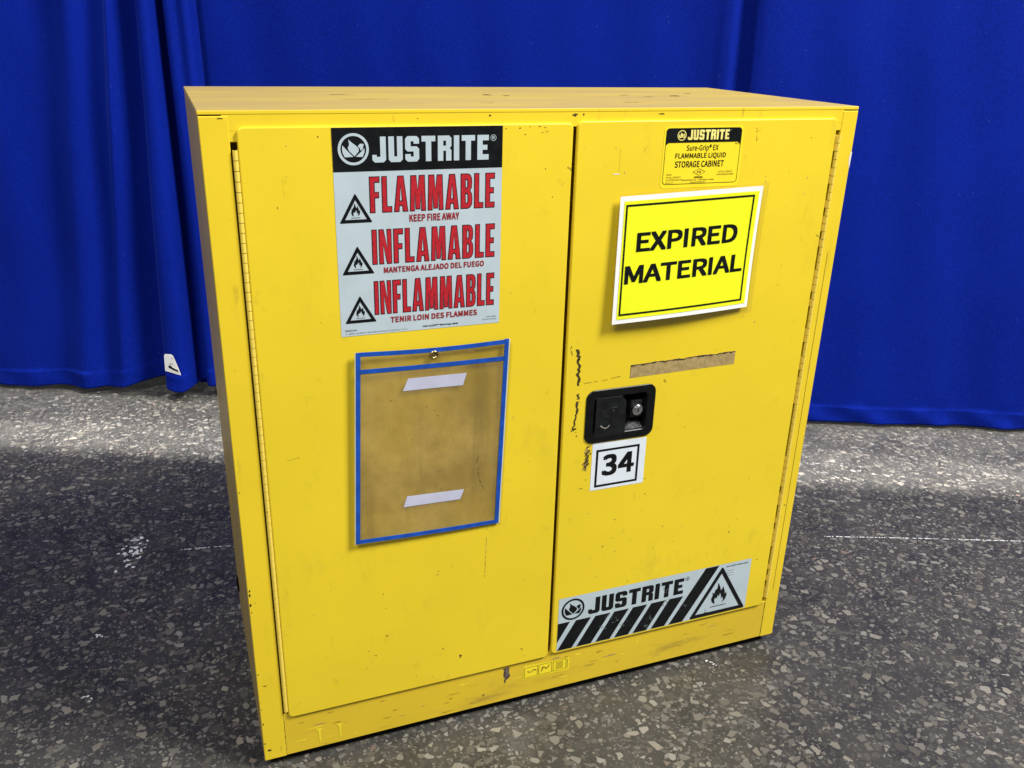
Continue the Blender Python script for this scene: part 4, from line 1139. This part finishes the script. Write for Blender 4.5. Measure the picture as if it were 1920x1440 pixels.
# dirt rubbed over the print
for cx, cz, r in ((0.113, 0.064, 0.010), (0.125, 0.045, 0.009), (0.145, 0.028, 0.008), (0.205, 0.030, 0.008), (0.240, 0.060, 0.009), (0.285, 0.042, 0.007), (0.235, 0.092, 0.008), (0.20, 0.012, 0.006), (0.10, 0.030, 0.007), (0.34, 0.012, 0.004)):
    for q in range(9):
        a.poly(blob(BX + cx + random.gauss(0, r * 0.55), BZ + cz + random.gauss(0, r * 0.55), random.uniform(0.0006, 0.0026), random.uniform(0.0006, 0.0022), 9, 0.6), M_greyink, 0.0009 + 0.00003 * q)
a.build('safety_band', dr)

a = Art(on_door)
trail(a, [(0.5755, 0.7240), (0.5785, 0.7080)], 0.0042, 0.0075, M_scuff, 0.0003, 0.0)
trail(a, [(0.5785, 0.7080), (0.5790, 0.6900), (0.5800, 0.6560)], 0.0036, 0.0066, M_scuff, 0.0003, 0.0)
trail(a, [(0.5800, 0.6440), (0.5815, 0.6300)], 0.003, 0.0068, M_scuff, 0.0003, 0.03)
trail(a, [(0.5810, 0.6260), (0.5800, 0.6040), (0.5780, 0.5900), (0.5760, 0.5780)], 0.0024, 0.0054, M_scuff, 0.0003, 0.0)
trail(a, [(0.5640, 0.7310), (0.5615, 0.7250), (0.5650, 0.7180), (0.5665, 0.7080)], 0.0007, 0.0022, M_scuff, 0.0003, 0.25)
for q in range(10):
    a.poly(blob(0.5752 + random.gauss(0, 0.003), 0.5700 + random.gauss(0, 0.0045), random.uniform(0.0008, 0.003), random.uniform(0.0008, 0.003), 9, 0.6), M_scuff, 0.0003 + 0.00003 * q)
for q in range(60):
    z = random.gauss(0.508, 0.014)
    a.poly(blob(0.6060 - (0.51 - z) * 0.02 + random.gauss(0, 0.0028), z, random.uniform(0.0008, 0.0034), random.uniform(0.0008, 0.004), 9, 0.6), M_scuff if q % 3 else M_torn, 0.0003 + 0.00002 * q)
trail(a, [(0.592, 0.6590), (0.625, 0.6600), (0.662, 0.6640)], 0.0006, 0.0020, M_smear, 0.0003, 0.15)
for q in range(40):
    a.poly(blob(random.uniform(0.57, 1.03), random.choice([random.uniform(0.22, 0.5), random.uniform(0.99, 1.085), random.uniform(0.72, 1.08)]), random.uniform(0.0006, 0.0017), random.uniform(0.0006, 0.0032), 9, 0.6), random.choice([M_scuff, M_torn, M_torn]), 0.0002)
for q in range(9):
    a.poly(blob(0.886 + random.gauss(0, 0.003), 1.074 + random.gauss(0, 0.006), random.uniform(0.0006, 0.0014), random.uniform(0.0006, 0.002), 9, 0.6), M_scuff, 0.0002)
a.rect(0.6208, 0.6320, 1.0155, 1.0172, M_scrape, 0.0003)
a.rect(0.6310, 0.6313, 1.0180, 1.0560, M_smear, 0.0003)
a.into(dr)

# ---- latch ------------------------------------------------------------------
LX0, LX1, LZ0, LZ1 = 0.5985, 0.7378, 0.5385, 0.6418
latch_y = DOOR_Y - 0.0022
lpn = on_plane(latch_y)


def tray():
    bm = bmesh.new()
    def ring(x0, x1, z0, z1, r, y):
        a0, b0 = at(x0, z0, latch_y)
        a1, b1 = at(x1, z1, latch_y)
        return [bm.verts.new((px, y, pz)) for px, pz in rrect(a0, a1, b0, b1, r, 7)]
    rs = [ring(LX0, LX1, LZ0, LZ1, 0.0165, DOOR_Y - 0.0001),
          ring(LX0, LX1, LZ0, LZ1, 0.0165, latch_y + 0.0010),
          ring(LX0 + 0.0010, LX1 - 0.0010, LZ0 + 0.0010, LZ1 - 0.0010, 0.0155, latch_y),
          ring(LX0 + 0.0150, LX1 - 0.0150, LZ0 + 0.0145, LZ1 - 0.0140, 0.0090, latch_y),
          ring(LX0 + 0.0165, LX1 - 0.0165, LZ0 + 0.0160, LZ1 - 0.0155, 0.0080, latch_y + 0.0014),
          ring(LX0 + 0.0200, LX1 - 0.0200, LZ0 + 0.0210, LZ1 - 0.0180, 0.0060, 0.0185)]
    m = len(rs[0])
    for r0, r1 in zip(rs, rs[1:]):
        for i in range(m):
            j = (i + 1) % m
            bm.faces.new((r0[i], r0[j], r1[j], r1[i]))
    bm.faces.new(rs[-1])
    bmesh.ops.recalc_face_normals(bm, faces=bm.faces)
    return link('latch', bm, M_black, cab, smooth=False)


latch = tray()
latch['label'] = 'black recessed paddle latch with a chrome key lock'
lat = lambda x, z: at(x, z, latch_y)
# paddle: bent plate with a clipped corner
x0, z0 = lat(0.6185, 0.5500)
x1, z1 = lat(0.6780, 0.6255)
pl = [(x0, z0), (x1 + 0.001, z0 + 0.001), (x1, z1 - 0.011), (x1 - 0.003, z1 - 0.008), (x1 - 0.009, z1), (x0 + 0.0005, z1)]
vs, fs = loops2d([pl], 0.0009, 0.0005)
bm = bmesh.new()
vv = [bm.verts.new((v.x, latch_y + 0.0012 - v.z, v.y)) for v in vs]
for f in fs:
    try:
        bm.faces.new([vv[i] for i in f])
    except ValueError:
        pass
bmesh.ops.recalc_face_normals(bm, faces=bm.faces)
# bent-back top flange
f0 = [bm.verts.new(p) for p in ((x0 + 0.001, latch_y + 0.0006, z1 + 0.0002), (x1 - 0.0095, latch_y + 0.0006, z1 + 0.0002), (x1 - 0.012, latch_y + 0.014, z1 + 0.0030), (x0 + 0.004, latch_y + 0.014, z1 + 0.0030))]
bm.faces.new(f0).material_index = 1
pad = link('paddle', bm, [M_blackworn, M_greyworn], latch)
a = Art(lambda x, z, off: (x, latch_y - 0.0002 - off, z))
trail(a, [(x0 + 0.010, z0 + 0.022), (x0 + 0.016, z0 + 0.017), (x0 + 0.024, z0 + 0.017), (x0 + 0.029, z0 + 0.021)], 0.0014, 0.0030, M_wear, 0.0004, 0.03)
trail(a, [(x0 + 0.030, z0 + 0.054), (x0 + 0.042, z0 + 0.056)], 0.0005, 0.0012, M_greyworn, 0.0004, 0.1)
trail(a, [(x0 + 0.033, z0 + 0.048), (x0 + 0.040, z0 + 0.050)], 0.0010, 0.0022, M_greyworn, 0.0004, 0.3)
trail(a, [(x0 + 0.020, z0 + 0.041), (x0 + 0.025, z0 + 0.037)], 0.0005, 0.0014, M_greyworn, 0.0004, 0.2)
a.into(pad)
a = Art(lpn)
a.rect(0.6130, 0.6170, 0.5500, 0.5560, M_black, -0.001)
# lock block and cylinder
bm = bmesh.new()
lx, lz = lat(0.7030, 0.5935)
box(bm, lx - 0.0115, lx + 0.0115, latch_y + 0.006, 0.0180, lz - 0.016, lz + 0.0165)
link('lock_block', bm, M_blackworn, latch, bevel=0.0012)
bm = bmesh.new()
cyl(bm, (lx, latch_y + 0.0062, lz), (0, -1, 0), 0.0106, 0.0056, 32, 0)
cyl(bm, (lx, latch_y + 0.0006, lz), (0, -1, 0), 0.0104, 0.0014, 32, 0, 0.0086)
cyl(bm, (lx, latch_y - 0.0008, lz), (0, -1, 0), 0.0068, 0.0005, 24, 0, 0.0064)
q = [bm.verts.new((lx + px, latch_y - 0.00145, lz + pz)) for px, pz in ((-0.0009, -0.0045), (0.0011, -0.0045), (0.0013, 0.0035), (-0.0007, 0.0035))]
bm.faces.new(q).material_index = 1
link('lock_cylinder', bm, [M_chrome, M_ink], latch, bevel=0.0004)
# lower sloping lip inside the recess
bm = bmesh.new()
lx0, lz0 = lat(0.6800, 0.5545)
lx1, lz1 = lat(0.7150, 0.5610)
v = [bm.verts.new(p) for p in ((lx0, latch_y + 0.0040, lz0), (lx1 + 0.003, latch_y + 0.0040, lz0 + 0.002), (lx1, 0.016, lz1 + 0.0045), (lx0 + 0.001, 0.016, lz1 + 0.001), )]
v2 = [bm.verts.new((p.co.x, p.co.y + 0.001, p.co.z - 0.002)) for p in v]
bm.faces.new(v)
bm.faces.new(v2[::-1])
for i in range(4):
    j = (i + 1) % 4
    bm.faces.new((v[j], v[i], v2[i], v2[j]))
bmesh.ops.recalc_face_normals(bm, faces=bm.faces)
link('recess_lip', bm, M_greyworn, latch)

# ------------------------------------------------------------------ things hung on the doors
def patch(TL, TR, BL, BR, bulge):
    """bowed sheet through four (x, y, z) corners; returns surf(u, v, off)"""
    TL, TR, BL, BR = (Vector((*at(p[0], p[2], p[1]), p[1])).xzy for p in (TL, TR, BL, BR))
    def f(u, v, off):
        p = (BL * (1 - u) + BR * u) * (1 - v) + (TL * (1 - u) + TR * u) * v
        p = p.copy()
        p.y -= off + bulge(u, v)
        return p
    return f


# laminated paper notice
pf = patch((0.6374, -0.012, 0.9798), (0.9134, -0.010, 0.9879), (0.6374, -0.017, 0.7617), (0.9107, -0.011, 0.7705),
           lambda u, v: 0.004 * math.sin(math.pi * u) * (1 - v) - 0.002 * math.sin(math.pi * v) * u)
a = Art(pf)
a.rect(0, 1, 0, 1, M_paper, 0.0, 16, 12)
a.rect(0.028, 0.976, 0.036, 0.962, M_lemon, 0.0005, 16, 12)
tu, tv = 0.0115, 0.015
u0, u1, v0, v1 = 0.040, 0.944, 0.066, 0.936
for r in ((u0, u1, v0, v0 + tv, 16, 1), (u0, u1, v1 - tv, v1, 16, 1), (u0, u0 + tu, v0 + tv, v1 - tv, 1, 12), (u1 - tu, u1, v0 + tv, v1 - tv, 1, 12)):
    a.rect(r[0], r[1], r[2], r[3], M_ink, 0.0010, r[4], r[5])
for s, x0, x1, z0, z1 in (('EXPIRED', 0.128, 0.850, 0.567, 0.715), ('MATERIAL', 0.062, 0.918, 0.318, 0.462)):
    a.text(s, x0, x1, z0, z1, M_ink, 0.0010, 0.028, 0.92)
notice = a.build('notice_sheet')
tag(notice, 'laminated lemon yellow sheet reading EXPIRED MATERIAL on the right door', 'sign')
a = Art(pf)
L = (-0.012, 1.042, -0.055, 1.02)
a.rect(L[0], 0, L[2], L[3], M_lamin, 0.0, 1, 12)
a.rect(1, L[1], L[2], L[3], M_lamin, 0.0, 1, 12)
a.rect(0, 1, L[2], 0, M_lamin, 0.0, 16, 1)
a.rect(0, 1, 1, L[3], M_lamin, 0.0, 16, 1)
a.build('laminate_margin', notice)
# adhesive pads that carry it
for x, z, d in ((0.70, 0.955, 0.0105), (0.86, 0.955, 0.0095), (0.88, 0.80, 0.0085), (0.72, 0.90, 0.0110)):
    xx, zz = at(x, z, DOOR_Y)
    bm = bmesh.new()
    box(bm, xx - 0.012, xx + 0.012, -d + 0.0012, DOOR_Y - 0.0001, zz - 0.006, zz + 0.006)
    link('adhesive_pad', bm, M_paper, notice)

# blue-edged document sleeve
def sl_bulge(u, v):
    return -0.0018 * math.sin(math.pi * u) * math.sin(math.pi * v) - 0.0010 * math.sin(math.pi * u) * v


ps = patch((0.1956, -0.0125, 0.7575), (0.4488, -0.0105, 0.7545), (0.1815, -0.0115, 0.4157), (0.4370, -0.0075, 0.4090), sl_bulge)
sleeve = bpy.data.objects.new('document_sleeve', None)
COL.objects.link(sleeve)
sleeve.location = ps(0.5, 0.96, 0)
tag(sleeve, 'empty clear document pouch edged in blue, hanging by an eyelet on the left door', 'document pouch')
bpy.context.view_layer.update()


def under(o, parent):
    o.parent = parent
    o.matrix_parent_inverse = parent.matrix_world.inverted()
    return o


sag = lambda u, v: v - (0.012 * math.sin(math.pi * min(u / 0.9, 1)) if v > 0.97 else 0.0)
a = Art(ps)
a.rect(0.02, 0.98, 0.015, 0.905, M_sleeve, 0.0, 16, 20)
a.rect(0.02, 0.98, 0.905, 0.985, M_sleeve1, 0.0, 16, 2)
front = under(a.build('clear_front'), sleeve)


def strip_uv(name, pts, width, th, m):
    """raised ribbon along a polyline in (u, v)"""
    bm = bmesh.new()
    rows = []
    n = 24
    (ua, va), (ub, vb) = pts
    for i in range(n + 1):
        t = i / n
        u, v = ua + (ub - ua) * t, va + (vb - va) * t
        if abs(vb - va) < abs(ub - ua):
            bow = -0.010 * math.sin(math.pi * t) if va > 0.95 else -0.004 * math.sin(math.pi * t)
            a0, a1 = (u, v + bow - width / 2), (u, v + bow + width / 2)
        else:
            a0, a1 = (u + width / 2, v), (u - width / 2, v)
        rows.append([bm.verts.new(ps(*a0, -0.0003)), bm.verts.new(ps(*a0, th)), bm.verts.new(ps(*a1, th)), bm.verts.new(ps(*a1, -0.0003))])
    for r0, r1 in zip(rows, rows[1:]):
        for k in range(4):
            j = (k + 1) % 4
            bm.faces.new((r0[k], r1[k], r1[j], r0[j]))
    bm.faces.new(rows[0])
    bm.faces.new(rows[-1][::-1])
    bmesh.ops.recalc_face_normals(bm, faces=bm.faces)
    return under(link(name, bm, m), sleeve)


strip_uv('blue_edging', ((0.014, 0.0), (0.014, 1.0)), 0.028, 0.0011, M_blue)
strip_uv('blue_edging', ((0.986, 0.0), (0.986, 1.004)), 0.028, 0.0011, M_blue)
strip_uv('blue_edging', ((0.029, 0.990), (0.971, 0.990)), 0.021, 0.0009, M_blue)
strip_uv('blue_edging', ((0.029, 0.011), (0.971, 0.011)), 0.021, 0.0009, M_blue)
strip_uv('blue_edging', ((0.029, 0.906), (0.971, 0.906)), 0.021, 0.0008, M_blue)
strip_uv('clear_margin', ((-0.004, 0.0), (-0.004, 1.0)), 0.006, 0.0006, M_blue2)
strip_uv('clear_margin', ((1.005, 0.0), (1.005, 1.0)), 0.008, 0.0006, M_blue2)
# eyelet: ring with a hole
bm = bmesh.new()
c = ps(0.500, 0.956, 0)
ra = [[], [], [], []]
for i in range(24):
    t = 2 * math.pi * i / 24
    for k, (r, y) in enumerate(((0.0072, -0.0004), (0.0064, -0.0020), (0.0044, -0.0020), (0.0036, 0.0012))):
        ra[k].append(bm.verts.new((c.x + r * math.cos(t), c.y + y, c.z + r * math.sin(t))))
for k in range(3):
    for i in range(24):
        j = (i + 1) % 24
        bm.faces.new((ra[k][i], ra[k][j], ra[k + 1][j], ra[k + 1][i]))
bmesh.ops.recalc_face_normals(bm, faces=bm.faces)
under(link('eyelet', bm, M_brass, smooth=True), sleeve)
bm = bmesh.new()
cyl(bm, (c.x, DOOR_Y - 0.0002, c.z), (0, -1, 0), 0.0034, -c.y + DOOR_Y + 0.0006, 16)
under(link('hook_stud', bm, M_brass), sleeve)
for quad in ([(0.300, 0.789), (0.700, 0.788), (0.722, 0.850), (0.333, 0.850)], [(0.318, 0.170), (0.712, 0.171), (0.738, 0.225), (0.342, 0.228)]):
    a = Art(ps)
    n = 8
    bl, brr, tr, tl = (Vector(q) for q in quad)
    pts, fs = [], []
    for j in range(2):
        for i in range(n + 1):
            t = i / n
            q = (bl.lerp(brr, t) if j == 0 else tl.lerp(tr, t))
            pts.append((q.x, q.y))
    for i in range(n):
        fs.append((i, i + 1, n + 2 + i, n + 1 + i))
    a.raw(pts, fs, M_tape, 0.0006)
    under(a.build('white_tape'), sleeve)
# grime on the sleeve
a = Art(ps)
for q in range(22):
    u, v = random.uniform(0.06, 0.94), random.uniform(0.05, 0.86)
    a.poly(blob(u, v, random.uniform(0.002, 0.005), random.uniform(0.002, 0.005), 9, 0.6), M_scuff, 0.0005)
for q in ([(0.83, 0.40), (0.82, 0.36)], [(0.83, 0.33), (0.85, 0.26), (0.88, 0.21)], [(0.72, 0.955), (0.77, 0.957)], [(0.10, 0.86), (0.26, 0.863)]):
    for (ua, va), (ub, vb) in zip(q, q[1:]):
        for i in range(8):
            t = i / 8
            a.poly(blob(ua + (ub - ua) * t + random.gauss(0, 0.003), va + (vb - va) * t + random.gauss(0, 0.003), 0.004, 0.003, 8, 0.6), M_torn if va > 0.8 else M_scuff, 0.0004 + i * 0.00004)
a.into(front)
